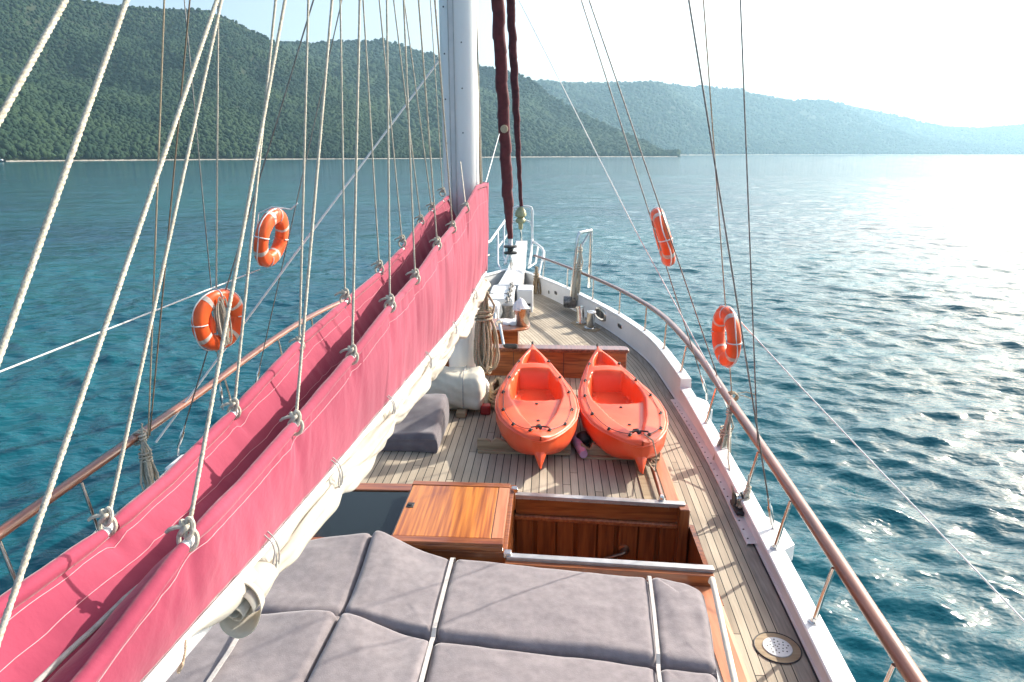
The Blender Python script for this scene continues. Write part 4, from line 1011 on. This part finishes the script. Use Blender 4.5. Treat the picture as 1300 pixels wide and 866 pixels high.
# open near end: flared hood and a spiral of cloth inside
y0 = ys2[0]; c0 = Vector(np.mean(np.array(G2[0]), 0)); G3 = []
for i, (dy, k) in enumerate(((.01, 1.0), (-.015, 1.06), (-.035, 1.12), (-.05, 1.16))):
    row = []
    for q in range(40):
        a = 2*math.pi*q/40; rr = .054*k*(1+.06*nz(math.cos(a)*2, math.sin(a)*2, 4+i*.4)); low = .5-.5*math.sin(a)
        row.append((c0.x+rr*math.cos(a), c0.y+dy*(.35+.9*low), c0.z+rr*math.sin(a)*1.05-.006*i*low))
    G3.append(row)
b = MB(); b.grid(G3, cv=True); b.build('awning_hood', M['canvas'], AW, solid=.003, ang=80)
G4 = []
for q in range(110):
    a = q*.17; rr = .051-.00036*q
    G4.append([(c0.x+rr*math.cos(a)*(1+.05*nz(q*.1,0,2)), c0.y-.06+.03*math.sin(q*.055)+.02*(q/110), c0.z+rr*math.sin(a)), (c0.x+rr*math.cos(a), c0.y+.12, c0.z+rr*math.sin(a))])
b = MB(); b.grid(G4); b.build('awning_fold', M['canvas'], AW, solid=.002, ang=80)
# skirt of cloth running on along the boom past the roll
G5 = []
for y in np.linspace(y0-.30, y0+.05, 24):
    k = smooth(y0-.30, y0-.05, y); p = B_(y)
    G5.append([tuple(p+Vector((.012, 0, -.012-.085*k*t+.004*nz(y*12, t*3, 2)))+Vector((.02*math.sin(math.pi*t)*k-.02*t*t*k, 0, 0))) for t in np.linspace(0, 1, 10)])
b = MB(); b.grid(G5); b.build('awning_skirt', M['canvas'], AW, solid=.003, ang=80)
for i, t in enumerate(ties):
    p = B_(t); rr = lerp(.055, .068, smooth(1.3, 5, t)); c = p+Vector((-.03, 0, -.065)); b = MB()
    for q in (-.012, .010): b.tube([(c.x+.074*math.cos(a)+.0, t+q+.012*math.sin(a), c.z+.030+(.088 if math.sin(a) < 0 else .085)*math.sin(a)) for a in np.linspace(0, 6.283, 26)[:-1]], .0028, 6, closed=True)
    b.tube([(c.x+.06, t, c.z+.08), (c.x+.072, t-.015, c.z+.055), (c.x+.068, t-.03, c.z+.02), (c.x+.070, t-.015, c.z-.01)], .0028, 6); b.build('lashing', M['cord_grey'], AW)
b = MB(); p = at_xab(228, 835, aB+.03, bB)
b.rope([p+Vector((.002,.03,.024)), p+Vector((.010,.01,.010)), p+Vector((.012,-.012,-.008)), p+Vector((.010,-.028,-.018))], .0032)
b.tube([p+Vector((0.010+.006*math.cos(a), -.018+.007*math.sin(a), -.012+.009*math.sin(a+1))) for a in np.linspace(0, 6.28, 14)[:-1]], .003, 6, closed=True); b.build('lashing', M['ropetan'], AW)

# ------------------------------------------------------------------ ropes that hold the cover (lazy jacks)
def knot(parent, c, s, m, tilt=0):
    rg = np.random.default_rng(int(abs(c.x*1000)+abs(c.y*100)))
    P = []
    for t in np.linspace(0, 2*math.pi, 74)[:-1]:
        r_ = .55+.28*math.cos(3*t); P.append(Vector((s*.62*r_*math.cos(2*t), s*.55*r_*math.sin(2*t), s*(.75*math.sin(3*t)*.6+.25*math.sin(2*t)))))
    b = MB(); b.tube([c+p for p in P], s*.20, 7, closed=True)
    b.tube([c+Vector((s*.75*math.cos(a), s*.3*math.sin(a)*.8, s*(-.95+.9*math.sin(a)*.9))) for a in np.linspace(0, 6.28, 22)[:-1]], s*.19, 7, closed=True)
    tl = [c+Vector((0, 0, .1*s)), c+Vector((-s*.6, -s*.3, s*.25)), c+Vector((-s*1.15, -s*.35, s*.05)), c+Vector((-s*1.5, -s*.3, -s*.25))]
    b.tube(tl, [s*.19, s*.19, s*.17, s*.13], 6)
    return b.build('knot', m, parent)
MP = Vector((ME_X, ME_Y-.1, 0))
def jack(px, py, tx_, ty_, a, bb, label, r, group, m='rope', lift=.045):
    K = at_xab(px, py, a, bb); n = Vector((MP.y-K.y, -(MP.x-K.x), 0)).normalized()
    T = at_plane(tx_, ty_, K, n); d = (T-K); d = d/d.y if abs(d.y) > .02 else d.normalized()
    yl = min(MP.y-.15, T.y+1.6) if T.y > K.y+.02 else None
    E = K+d*(yl-K.y) if yl else K+(T-K)*1.5
    b = MB(); s0 = K+(E-K).normalized()*lift*.6; b.rope([s0, E], r)
    o = b.build('rope', M[m], ang=80); tag(o, label, 'rope', group)
    knot(o, K+Vector((0,0,lift*.4)), lift*.62, M[m]); return o
ordw = ['first', 'second', 'third', 'fourth', 'fifth', 'sixth', 'seventh', 'eighth', 'ninth']
for i, j in enumerate(jackR):
    far = i < 5
    jack(*j, aR, bR, f'{"thin" if far else "thick"} pale rope knotted to the starboard cover edge, {ordw[i]} from the mast', .0052 if far else .0056, 'ropes knotted to the starboard edge of the pink cover', lift=.055 if far else .05)
for i, j in enumerate(jackL):
    far = i < 6
    jack(*j, aL, bL, f'{"thin" if far else "thick"} pale rope knotted to the port cover edge, {ordw[i]} from the mast', .0052 if far else .0055, 'ropes knotted to the port edge of the pink cover', lift=.055 if far else .045)
def line(p, q, r, m, name, label, cat, ext0=0, ext1=0, group=None, laid=False, mid=None):
    d = (q-p).normalized(); a, z_ = p-d*ext0, q+d*ext1
    P = [a]+(list(mid) if mid else [])+[z_]
    b = MB()
    if laid: b.rope(P, r)
    else: b.tube([lerp(a, z_, t) for t in np.linspace(0, 1, 6)] if not mid else P, r, 8)
    return tag(b.build(name, M[m], ang=80), label, cat, group)
# three more thick ropes at the left whose knots lie outside the picture
P0 = Vector((aL+.15, 1.1, 0)); nn = Vector((MP.y-P0.y, -(MP.x-P0.x), 0)).normalized()
def side_rope(a, b_, label, r, e0, e1):
    line(at_plane(*a, P0, nn), at_plane(*b_, P0, nn), r, 'rope', 'rope', label, 'rope', e0, e1, 'thick ropes crossing the left side', True)
side_rope((0, 150), (83, 0), 'thick pale rope cutting the top left corner of the view', .0066, 1.3, 1.2)
side_rope((0, 450), (161, 0), 'thick pale rope left of the hill with its lower end out of view', .0066, .5, 1.2)
side_rope((0, 806), (275.5, 0), 'long thick pale rope slanting from the hill top past the port rail to the cover', .0064, .25, 1.2)

# ------------------------------------------------------------------ shrouds, stays and halyards
def turnbuckle(parent, p, d, s=1.0):
    d = d.normalized(); b = MB()
    b.tube([p, p+d*.05*s, p+d*.06*s, p+d*.20*s, p+d*.21*s, p+d*.27*s], [.010*s, .010*s, .017*s, .017*s, .010*s, .009*s], 10)
    b.tube([p+d*.0-Vector((0,0,.05*s)), p+d*.02], [.014*s, .014*s], 8); b.build('turnbuckle', M['steel'], parent)
def shroud(bpx, tpx, z, label, r=.0065, m='wire', tb=True, dY=.0, group='shroud wires', ext=3.0, laid=False):
    p = at_z(*bpx, z); t = at_y(*tpx, p.y+dY)
    o = line(p, t, r, m, 'shroud_wire' if 'wire' in m else 'halyard', label, 'wire' if 'wire' in m else 'rope', 0, ext, group, laid)
    if tb: turnbuckle(o, p, t-p)
    return p, t
zc_ = CAP_A-.02
s1 = shroud((898, 502), (738, 0), zc_, 'starboard shroud wire holding the inboard side of the far life ring')
s2 = shroud((926, 522), (748, 0), zc_+.05, 'starboard shroud wire holding the outboard side of the far life ring')
s3 = shroud((982, 674), (874.5, 0), zc_, 'starboard shroud wire crossing just behind the near life ring to the channel', .006)
s4 = shroud((929, 500), (893, 0), RAILZ+.03, 'tan starboard halyard from which the near life ring hangs', .006, 'ropetan', False, laid=True, group='halyards by the rails')
s5 = shroud((962, 566), (940, 0), RAILZ+.03, 'straight upright starboard wire nearest the open sea', .0055, 'wire', False)
shroud((324, 491), (434, 0), zc_, 'port shroud wire just behind the upper life ring')
shroud((225, 572), (398, 0), zc_, 'port shroud wire ending behind the pink cover, left of the lower life ring')
shroud((282, 515), (234, 0), zc_, 'port shroud wire running down behind the lower life ring', .006)
shroud((274, 447), (277, 0), 3.2, 'tan and white laid halyard from which the lower life ring hangs', .008, 'rope', False, laid=True, group='halyards by the rails')
shroud((188, 556), (208.5, 0), RAILZ, 'upright tan halyard belayed on the port rail', .0065, 'ropetan', False, group='halyards by the rails')
shroud((190, 553), (241, 0), RAILZ, 'dark brown halyard slanting to the port rail', .006, 'brownwire', False, group='halyards by the rails')
# white guy ropes
p = at_y(557, 77, 7.45); q = at_y(250, 491, 5.9)
line(q, p, .010, 'cord', 'guy_rope', 'tight white rope crossing the view from the port rail up to the mast', 'rope', .62, 0)
p = at_y(330, 342, 6.6); q = at_y(0, 472, 4.2)
line(p, q, .007, 'cord', 'guy_rope', 'thin white line leading from the upper life ring out to the left edge', 'rope', 0, 2)
p = at_y(939, 407, 5.9); q = at_y(1300, 786, 3.05)
line(p, q, .0045, 'cord', 'guy_rope', 'thin white line from the near life ring down to the right edge of the view', 'rope', 0, 1.2, mid=[lerp(p, q, .33)-Vector((0,0,.015)), lerp(p, q, .66)-Vector((0,0,.015))])
p = at_z(918, 498, RAILZ); q = at_y(660, 0, 9.5)
line(p, q, .0055, 'cord', 'guy_rope', 'thin pale line rising from the starboard rail to the top left of the open sky', 'rope', 0, 1.5, mid=[lerp(p, q, .35)+Vector((-.03,0,-.02))])
p = at_y(634, 170, 12.5); q = at_y(610, 256, 7.5)
line(p, q, .006, 'cord', 'guy_rope', 'short white line from the thicker maroon sail to the mast', 'rope')
p = Vector((ME_X+.215, ME_Y-.02, 3.9)); q = at_y(602.5, 0, ME_Y-.02)
line(p, q, .009, 'ropetan', 'halyard', 'tan rope running down the starboard side of the white mast', 'rope', .0, 1.5, laid=True)
line(p+Vector((.018, -.03, 0)), q+Vector((.018, -.03, 0)), .007, 'rope', 'halyard', 'pale rope close beside the tan one on the starboard side of the mast', 'rope', .0, 1.5, laid=True)

# furled headsails
def furled(P, rad, twist, label, spiral):
    o = thing('furled_sail', label, 'furled sail', P[0], 'maroon furled headsails')
    C = [Vector(p) for p in P]; n = 240; G = []
    for i in range(n):
        t = i/(n-1); k = t*(len(C)-1); j = min(int(k), len(C)-2); c = lerp(C[j], C[j+1], k-j)
        r0 = rad(t); row = []
        for q in range(18):
            a = 2*math.pi*q/18; f = 1+spiral*.6*math.sin(a+t*twist)+.16*(((a-t*twist*1.7)/(2*math.pi)) % 1)+.05*nz(math.cos(a)*2, math.sin(a)*2, t*60)
            row.append((c.x+r0*f*math.cos(a)+spiral*.5*r0*math.cos(t*twist), c.y+r0*f*math.sin(a)+spiral*.5*r0*math.sin(t*twist), c.z))
        G.append(row)
    b = MB(); b.grid(G, cv=True); b.F.append(tuple(range(18))); b.build('sail_roll', M['maroon'], o, ang=80)
    return o
jb = at_y(647.5, 303, 14.7); jt = at_y(631.7, 0, 12.9); jt2 = jt+(jt-jb)*.45
f1 = furled([jb, lerp(jb, jt, .45), jt, jt2], lambda t: lerp(.055, .105, smooth(0, .18, t)), 60, 'thicker maroon furled sail that comes down to a black drum on the foredeck', .10)
dr = at_y(648, 317, 14.72)
b = MB(); b.lathe([(.05, -.10), (.14, -.09), (.145, -.05), (.06, -.03), (.06, .03), (.145, .05), (.14, .09), (.05, .10)], dr, 24); b.build('furling_drum', M['black'], f1)
b = MB(); b.lathe([(.062, .085), (.05, .10), (.045, .26)], dr, 16); b.build('drum_swivel', M['white'], f1)
b = MB(); e = at_y(650, 348, 14.75); b.tube([dr-Vector((0,0,.08)), lerp(dr, e, .3), lerp(dr, e, .35), lerp(dr, e, .75), lerp(dr, e, .8), e], [.02,.02,.034,.034,.02,.022], 10); b.build('turnbuckle', M['steel'], f1)
b = MB(); b.lathe([(.07, 0), (.075, .03), (.03, .06)], at_y(640.5, 164, 13.7)-Vector((0, .12, 0)), 14, 'Y'); b.build('sail_button', M['ropetan'], f1)
jb = at_y(661.5, 262, 18.2); jt = at_y(648, 0, 15.6); jt2 = jt+(jt-jb)*.4
f2 = furled([jb, lerp(jb, jt, .3), lerp(jb, jt, .65), jt, jt2], lambda t: lerp(.045, .085, smooth(0, .6, t)), 70, 'thinner twisted maroon furled sail on the bowsprit end', .13)
dr = at_y(661, 276, 18.2); b = MB(); b.lathe([(.03, .30), (.12, .18), (.15, .10), (.15, .04), (.08, .0), (.13, -.06), (.13, -.12), (.06, -.17), (.055, -.30), (.025, -.32)], dr, 20); b.build('furling_drum', M['olive'], f2)
b = MB(); b.tube([dr-Vector((0,0,.3)), at_y(662, 306, 18.3)], .022, 8); b.build('drum_pin', M['steel'], f2)

# ------------------------------------------------------------------ life rings
def make_ring(name, label):
    root = thing(name, label, 'life ring', group='orange life rings on the shrouds')
    N = 96; sec = []
    for k in range(20):
        a = 2*math.pi*k/20; sec.append((.062*abs(math.cos(a))**.75*(1 if math.cos(a) > 0 else -1), .080*abs(math.sin(a))**.85*(1 if math.sin(a) > 0 else -1)))
    b = MB(); G = []
    for i in range(N):
        a = 2*math.pi*i/N; notch = 1-.13*sum(math.exp(-(((a-c+math.pi)%(2*math.pi)-math.pi)/.06)**2) for c in (0, math.pi/2, math.pi, 3*math.pi/2))
        G.append([(x, (.232+r*notch)*math.cos(a), (.232+r*notch)*math.sin(a)) for x, r in sec])
    b.grid(G, cu=True, cv=True); b.build('ring_float', M['ring'], root, ang=60)
    for c in (.55, 2.15, 3.75, 5.4):
        G = []
        for a in np.linspace(c-.085, c+.085, 8): G.append([(x*1.03, (.232+r*1.02)*math.cos(a), (.232+r*1.02)*math.sin(a)) for x, r in sec])
        b = MB(); b.grid(G, cv=True); b.build('reflective_band', M['band'], root, ang=60)
    P = []
    for a in np.linspace(0, 2*math.pi, 97)[:-1]:
        s_ = abs(math.sin(2*a)); r = .300+.028*s_
        P.append((0.012*math.sin(4*a), r*math.cos(a), r*math.sin(a)))
    b = MB(); b.tube(P, .0065, 7, closed=True)
    for c in (0, math.pi/2, math.pi, 3*math.pi/2):
        b.tube([(.070*math.cos(t), (.232+.082*math.sin(t))*math.cos(c)-.0, (.232+.082*math.sin(t))*math.sin(c)) for t in np.linspace(-.5, 3.6, 20)], .006, 6)
    b.build('grab_rope', M['cord'], root)
    return root
lr1 = make_ring('life_ring', 'upper life ring on the port side, higher and nearer the mast, seen against the water')
def ring_at(o, px, py, Y, roll, yaw, k=1.0, pit=0.0):
    p = at_y(px, py, Y); place(o, p, (pit, roll, yaw)); o.scale = (k, k, k); return p
lr2 = copy_tree(lr1); lr2['label'] = 'lower life ring on the port side with pale rope bundled through its middle'
lr3 = copy_tree(lr1); lr3['label'] = 'far life ring on the starboard side, edge on and leaning with the shrouds'
lr4 = copy_tree(lr1); lr4['label'] = 'near life ring on the starboard side hanging upright just above the handrail'
ring_at(lr1, 345, 302, 6.6, R(14), R(-4), .94, R(-8))
r2p = ring_at(lr2, 278, 406, 5.6, R(4), R(-22), .86)
ring_at(lr3, 841.5, 301, 7.4, R(-17), R(-2), 1.02)
r4p = ring_at(lr4, 921.5, 427, 5.9, R(-3), R(6), .86)
def emblem(o):
    b = MB(); pts = [(-.06,.02),(-.045,.035),(-.03,.02),(-.045,.0),(-.03,-.02),(-.012,.0),(.0,.02),(.012,.0),(.0,-.015),(.02,-.02),(.035,.01),(.05,.02),(.06,.0),(.045,-.02),(.065,-.025)]
    b.tube([(.064, .0+y, -.232+z) for y, z in pts], .006, 5); e = b.build('lettering', M['band'], o); e.matrix_parent_inverse = Matrix.Identity(4)
emblem(lr2)
# orange light and the rope bundle inside the lower port ring
tg = tag(MB().rope([r2p+Vector((.02,0,.22)), r2p+Vector((.03,-.01,.05)), r2p+Vector((.02,.01,-.2))], .006).build('rescue_line', M['rope']), 'bundle of pale rescue rope hung inside the lower port life ring', 'rope')
b = MB(); rg = np.random.default_rng(5)
for q in range(12):
    w = .015+.008*rg.random(); dx, dy = rg.normal(0, .022, 2); h0 = .17+.05*rg.random()
    b.tube([r2p+Vector((.045+dx+w*math.cos(a), dy-.02+w*1.3*math.cos(a+.6), .01+h0*math.sin(a)-.02*q/12)) for a in np.linspace(0, 6.28, 30)[:-1]], .0055, 5, closed=True)
b.build('rope_bundle', M['rope'], tg)
b = MB(); b.lathe([(.012, -.10), (.03, -.09), (.034, .0), (.026, .03), (.014, .06), (.012, .12)], r2p+Vector((-.02, -.10, 0)), 14); tag(b.build('marker_light', M['ring']), 'small orange marker light hanging inside the lower port life ring', 'marker light')
# lanyards of the rings
b = MB(); p = at_y(378, 258, 6.6); q = at_y(369, 266, 6.6); r_ = at_y(345, 263, 6.6); r0 = at_y(328, 271, 6.6); b.tube([p, q, at_y(357, 264, 6.6), r_, r0, at_y(326, 290, 6.6)], .006, 7); tag(b.build('lanyard', M['cord']), 'white lanyard tying the upper port life ring to its shroud', 'rope')

# ------------------------------------------------------------------ hanging rope coils
def coil(top, h, w, n, r, m, label, wrap=True, seed=1, sway=(0, 0), loc_name='rope_coil'):
    rg = np.random.default_rng(seed); root = thing(loc_name, label, 'rope coil', top)
    b = MB()
    for q in range(n):
        ang = rg.uniform(0, 3.14); ww = w*rg.uniform(.35, 1); hh = h*rg.uniform(.82, 1.0); off = rg.normal(0, w*.16, 2); P = []
        for a in np.linspace(0, 2*math.pi, 40)[:-1]:
            v = (1-math.cos(a))/2; u = math.sin(a)*ww*(.22+.78*v)*.5
            pinch = 1-.55*math.exp(-((v-.33)/.10)**2)
            P.append(top+Vector((u*math.cos(ang)*pinch+off[0]*v+sway[0]*v, u*math.sin(ang)*pinch+off[1]*v+sway[1]*v, -hh*v-.01*math.sin(q))))
        P = [p+Vector((rg.normal(0, r*.25), rg.normal(0, r*.25), 0)) for p in P]
        b.tube(P, r, 6, closed=True)
    b.build('coil_turns', M[m], root, ang=80)
    b = MB(); c = top+Vector((sway[0]*.33, sway[1]*.33, -h*.33)); k = w*.30
    P = [c+Vector((k*math.cos(a), k*math.sin(a), .035*(a/6.28-1.5)*(r/.010))) for a in np.linspace(0, 6.28*3.5, 60)]; b.tube(P, r, 6)
    P = [top+Vector((k*.5*math.cos(a), k*.5*math.sin(a), r*3*(a/6.28-1))) for a in np.linspace(0, 6.28*2.5, 40)]; b.tube(P, r, 6)
    if wrap: b.tube([c+Vector((k, 0, 0)), c+Vector((k*1.3, -k*.3, h*.12)), top+Vector((0, 0, 0)), top+Vector((0, .02, .12))], r, 6)
    b.build('coil_hitch', M[m], root, ang=80); return root
tp = at_y(613, 362, 7.02)
coil(tp, .98, .30, 20, .0125, 'ropetan', 'big tan rope coil hanging on the mast beside the end of the pink cover', seed=3, sway=(.02, -.06))
b = MB(); b.tube([tp+Vector((0,0,-.05)), at_y(614, 330, 7.2), at_y(612, 290, 7.3)], .012, 7); tag(b.build('halyard', M['ropetan']), 'tan rope from which the big coil on the mast hangs', 'rope')
coil(at_z(926, 524, RAILZ-.05), .62, .16, 12, .0085, 'rope', 'pale rope coil hanging inside the starboard rail below the near life ring', seed=8, sway=(-.06, -.02))
coil(at_z(950, 622, CAP_A+.08), .34, .10, 6, .008, 'rope', 'short pale rope coil on the starboard bulwark above the black block', seed=12, sway=(-.08, .02))
coil(at_z(181, 556, RAILZ+.02), .52, .15, 12, .009, 'rope', 'pale rope coil hanging from the port rail beside the pink cover', seed=15)
coil(at_y(737, 318, 12.7), 1.0, .20, 9, .013, 'rope', 'pale rope coil hanging on the boarding ladder arm at the bow', seed=21, sway=(-.10, 0))
p_, a_ = on_bulwark(684, 352); coil(p_+Vector((-.05,-.05,.16)), .55, .18, 5, .016, 'cradle', 'small brown rope loop hanging inside the bulwark near the bow', seed=25, wrap=False)
b = MB(); p = at_z(928, 540, RAILZ-.1); b.tube([at_z(929, 500, RAILZ+.02), Vector((1.60, 5.65, 2.30)), at_z(931, 630, 2.15)], .008, 7); tag(b.build('halyard', M['rope']), 'pale rope hanging straight down inside the starboard rail to the deck', 'rope')
bk = at_z(936, 640, deckz(5.2)+.085); o = thing('deck_block', 'black pulley block standing on the waterway under a pale rope coil', 'pulley', bk)
b = MB(); b.box(bk+Vector((0,0,-.03)), (.06, .22, .03)); b.build('block_base', M['hole'], o, bevel=.006)
for s in (-1, 1):
    b = MB(); b.lathe([(.05, -.006), (.052, 0), (.05, .006)], bk+Vector((s*.028, 0, .05)), 20, 'X'); b.build('cheek_plate', M['black'], o)
b = MB(); b.lathe([(.042, -.018), (.034, 0), (.042, .018)], bk+Vector((0, 0, .05)), 20, 'X'); b.build('sheave', M['steel'], o)
# loop of small lines round the port rail
b = MB(); c = at_z(178, 554, RAILZ)
for q in range(3): b.tube([c+Vector((.052*math.cos(a), -.05+.035*q+.02*math.sin(a), .046*math.sin(a))) for a in np.linspace(0, 6.28, 24)[:-1]], .008, 6, closed=True)
tag(b.build('rail_lashing', M['rope'], ang=80), 'pale rope turns lashed round the port handrail above a hanging coil', 'rope')
b = MB(); c = at_z(929, 503, RAILZ)
for q in range(3): b.tube([c+Vector((.050*math.cos(a), -.04+.03*q, .040*math.sin(a))) for a in np.linspace(0, 6.28, 24)[:-1]], .0075, 6, closed=True)
b.tube([c+Vector((.05,0,.03)), c+Vector((.14,.03,.035)), c+Vector((.24,.06,.0))], .004, 6); b.tube([c+Vector((.05,0,.02)), c+Vector((.13,.0,.0)), c+Vector((.22,.02,-.04))], .004, 6)
tag(b.build('rail_lashing', M['ropetan'], ang=80), 'tan rope turns lashed round the starboard handrail under the near life ring', 'rope')

# ------------------------------------------------------------------ table, bucket, winch handle
tb = thing('deck_table', 'low wooden table with a rounded end just beyond the bench box', 'table', (-.75, 8.9, ROOF))
TZ = 2.66
def oval(z, x0, x1, y0, y1, g=0):
    pts = []
    for k in range(32):
        a = 2*math.pi*k/32; ca, sa = math.cos(a), math.sin(a); e = .55
        pts.append(((x0+x1)/2+((x1-x0)/2-g)*abs(ca)**e*(1 if ca > 0 else -1), (y0+y1)/2+((y1-y0)/2-g)*abs(sa)**e*(1 if sa > 0 else -1), z))
    return pts
b = MB(); b.grid([oval(TZ-.035, -1.35, -.26, 8.68, 9.35, .03), oval(TZ-.02, -1.35, -.26, 8.68, 9.35, 0), oval(TZ-.006, -1.35, -.26, 8.68, 9.35, 0), oval(TZ, -1.35, -.26, 8.68, 9.35, .015)], cv=True); b.F.append(tuple(range(96, 128))); b.F.append(tuple(range(32))[::-1]); b.build('tabletop', M['varnish_y'], tb, ang=40)
b = MB(); b.box((-.80, 8.98, (TZ-.035+DECK)/2), (.78, .42, TZ-.035-DECK)); b.build('table_base', M['varnish'], tb, smooth=False, bevel=.01)
bp = at_z(663, 413, TZ); bk = thing('steel_bucket', 'steel bucket with a white cloth in it standing on the low table', 'bucket', (bp.x, bp.y, TZ))
b = MB(); b.lathe([(.085, 0), (.088, .004), (.112, .24), (.118, .245), (.116, .25), (.108, .243), (.082, .02)], (bp.x, bp.y, TZ+.002), 32); b.build('bucket_body', M['steel'], bk)
for s in (-1, 1):
    b = MB(); b.lathe([(.014, -.004), (.014, .004)], (bp.x+s*.110, bp.y-.02, TZ+.20), 10, 'X'); b.build('handle_lug', M['brass'], bk)
b = MB(); G = []
for i in range(10):
    t = i/9; r_ = .100*math.cos(t*1.5)+.01; G.append([(bp.x-.02+r_*math.cos(a)*(1+.12*nz(math.cos(a)*2, math.sin(a)*2, t*3)), bp.y+r_*math.sin(a), TZ+.22+.15*t+.02*nz(math.cos(a)*3, math.sin(a)*3, t)) for a in np.linspace(0, 6.283, 25)[:-1]])
b.grid(G, cv=True); b.F.append(tuple(range(9*24, 240))); tag(b.build('white_cloth', M['cloth'], ang=80), 'white cloth bunched in the top of the steel bucket', 'cloth')
b = MB(); c = at_z(645, 412, TZ)
G = [[(c.x-.16+.34*i/13, c.y-.05+.26*j/9, TZ+.03+.03*nz(i*.5, j*.5, 2)-.03*(i in (0, 13) or j in (0, 9))) for j in range(10)] for i in range(14)]
b.grid(G); tag(b.build('folded_towel', M['cloth'], solid=.01, ang=80), 'folded white towel lying on the low table beside the bucket', 'towel')
wh = thing('winch_handle', 'steel winch handle with a black grip hanging over the bench box', 'winch handle', at_y(634, 410, 8.1))
a0 = at_y(634, 410, 8.3); a1 = at_y(639.5, 439, 7.78); a2 = at_y(657, 440, 7.72)
b = MB(); b.tube([a0, lerp(a0, a1, .9), a1], [.022, .018, .018], 10); b.lathe([(.04, -.03), (.045, 0), (.04, .03)], a0, 14, 'Y'); b.build('handle_arm', M['steel'], wh)
b = MB(); b.tube([a1+Vector((.005,0,0)), lerp(a1, a2, .15), lerp(a1, a2, .85), a2], [.018, .028, .032, .02], 12); b.build('handle_grip', M['black'], wh)

# ------------------------------------------------------------------ far boats and houses on the shore
def far_boat(px, Y, L, label, col, cabin, wheel=0):
    p = at_z(px, 199, .02); p = at_y(px, 199, Y); x, y = p.x, Y
    o = thing('motor_boat', label, 'boat', (x, y, 0), 'small boats off the far shore')
    b = MB(); G = []
    for t in np.linspace(0, 1, 9):
        w = L*.16*(1-t**3); G.append([(x-L/2+L*t, y-w, L*.12+L*.05*t), (x-L/2+L*t, y-w*.7, -.1), (x-L/2+L*t, y+w*.7, -.1), (x-L/2+L*t, y+w, L*.12+L*.05*t)])
    b.grid(G, cv=True); b.F.append((0,1,2,3)); b.build('hull', M[col], o)
    b = MB(); b.prism([(x-L*.25, y-L*.1, L*.12), (x+L*.2, y-L*.1, L*.12), (x+L*.2, y+L*.1, L*.12), (x-L*.25, y+L*.1, L*.12)], [(x-L*.2, y-L*.08, L*.28), (x+L*.08, y-L*.08, L*.28), (x+L*.08, y+L*.08, L*.28), (x-L*.2, y+L*.08, L*.28)]); b.build('cabin', M[cabin], o, smooth=False)
    b = MB(); b.tube([(x-L*.1, y, L*.28), (x-L*.1, y, L*.5)], L*.008, 6); b.build('pole', M['steel'], o)
far_boat(1, 420, 5.5, 'small dark motor boat at the left edge off the near shore', 'hole', 'white')
far_boat(666, 1150, 12, 'white boat lying off the shore just right of the maroon sails', 'white', 'white')
far_boat(679, 1120, 9, 'small dark boat right of the white one beyond the maroon sails', 'hole', 'white')
far_boat(634, 1130, 13, 'white boat half hidden by the thicker maroon sail', 'white', 'white')
def house(px, py, Y, w, label):
    p = at_y(px, py, Y); o = thing('house', label, 'house', p, 'white houses on the far shore'); x, y, z = p
    b = MB(); b.box((x, y, z+w*.2), (w, w*.7, w*.8)); b.build('wall', M['white'], o, smooth=False)
    b = MB(); b.prism([(x-w*.55, y-w*.4, z+w*.6), (x+w*.55, y-w*.4, z+w*.6), (x+w*.55, y+w*.4, z+w*.6), (x-w*.55, y+w*.4, z+w*.6)], [(x-w*.5, y-.1, z+w*.85), (x+w*.5, y-.1, z+w*.85), (x+w*.5, y+.1, z+w*.85), (x-w*.5, y+.1, z+w*.85)]); b.build('roof', M['trim'], o, smooth=False)
    for k in (-.25, .25):
        b = MB(); b.box((x+k*w, y-w*.355, z+w*.25), (w*.16, .05, w*.22)); b.build('window', M['glass'], o, smooth=False)
house(881, 189.5, 2350, 13, 'white house low on the long hill right of the starboard stays')
house(1107, 195, 3250, 22, 'white house at the water edge furthest right')
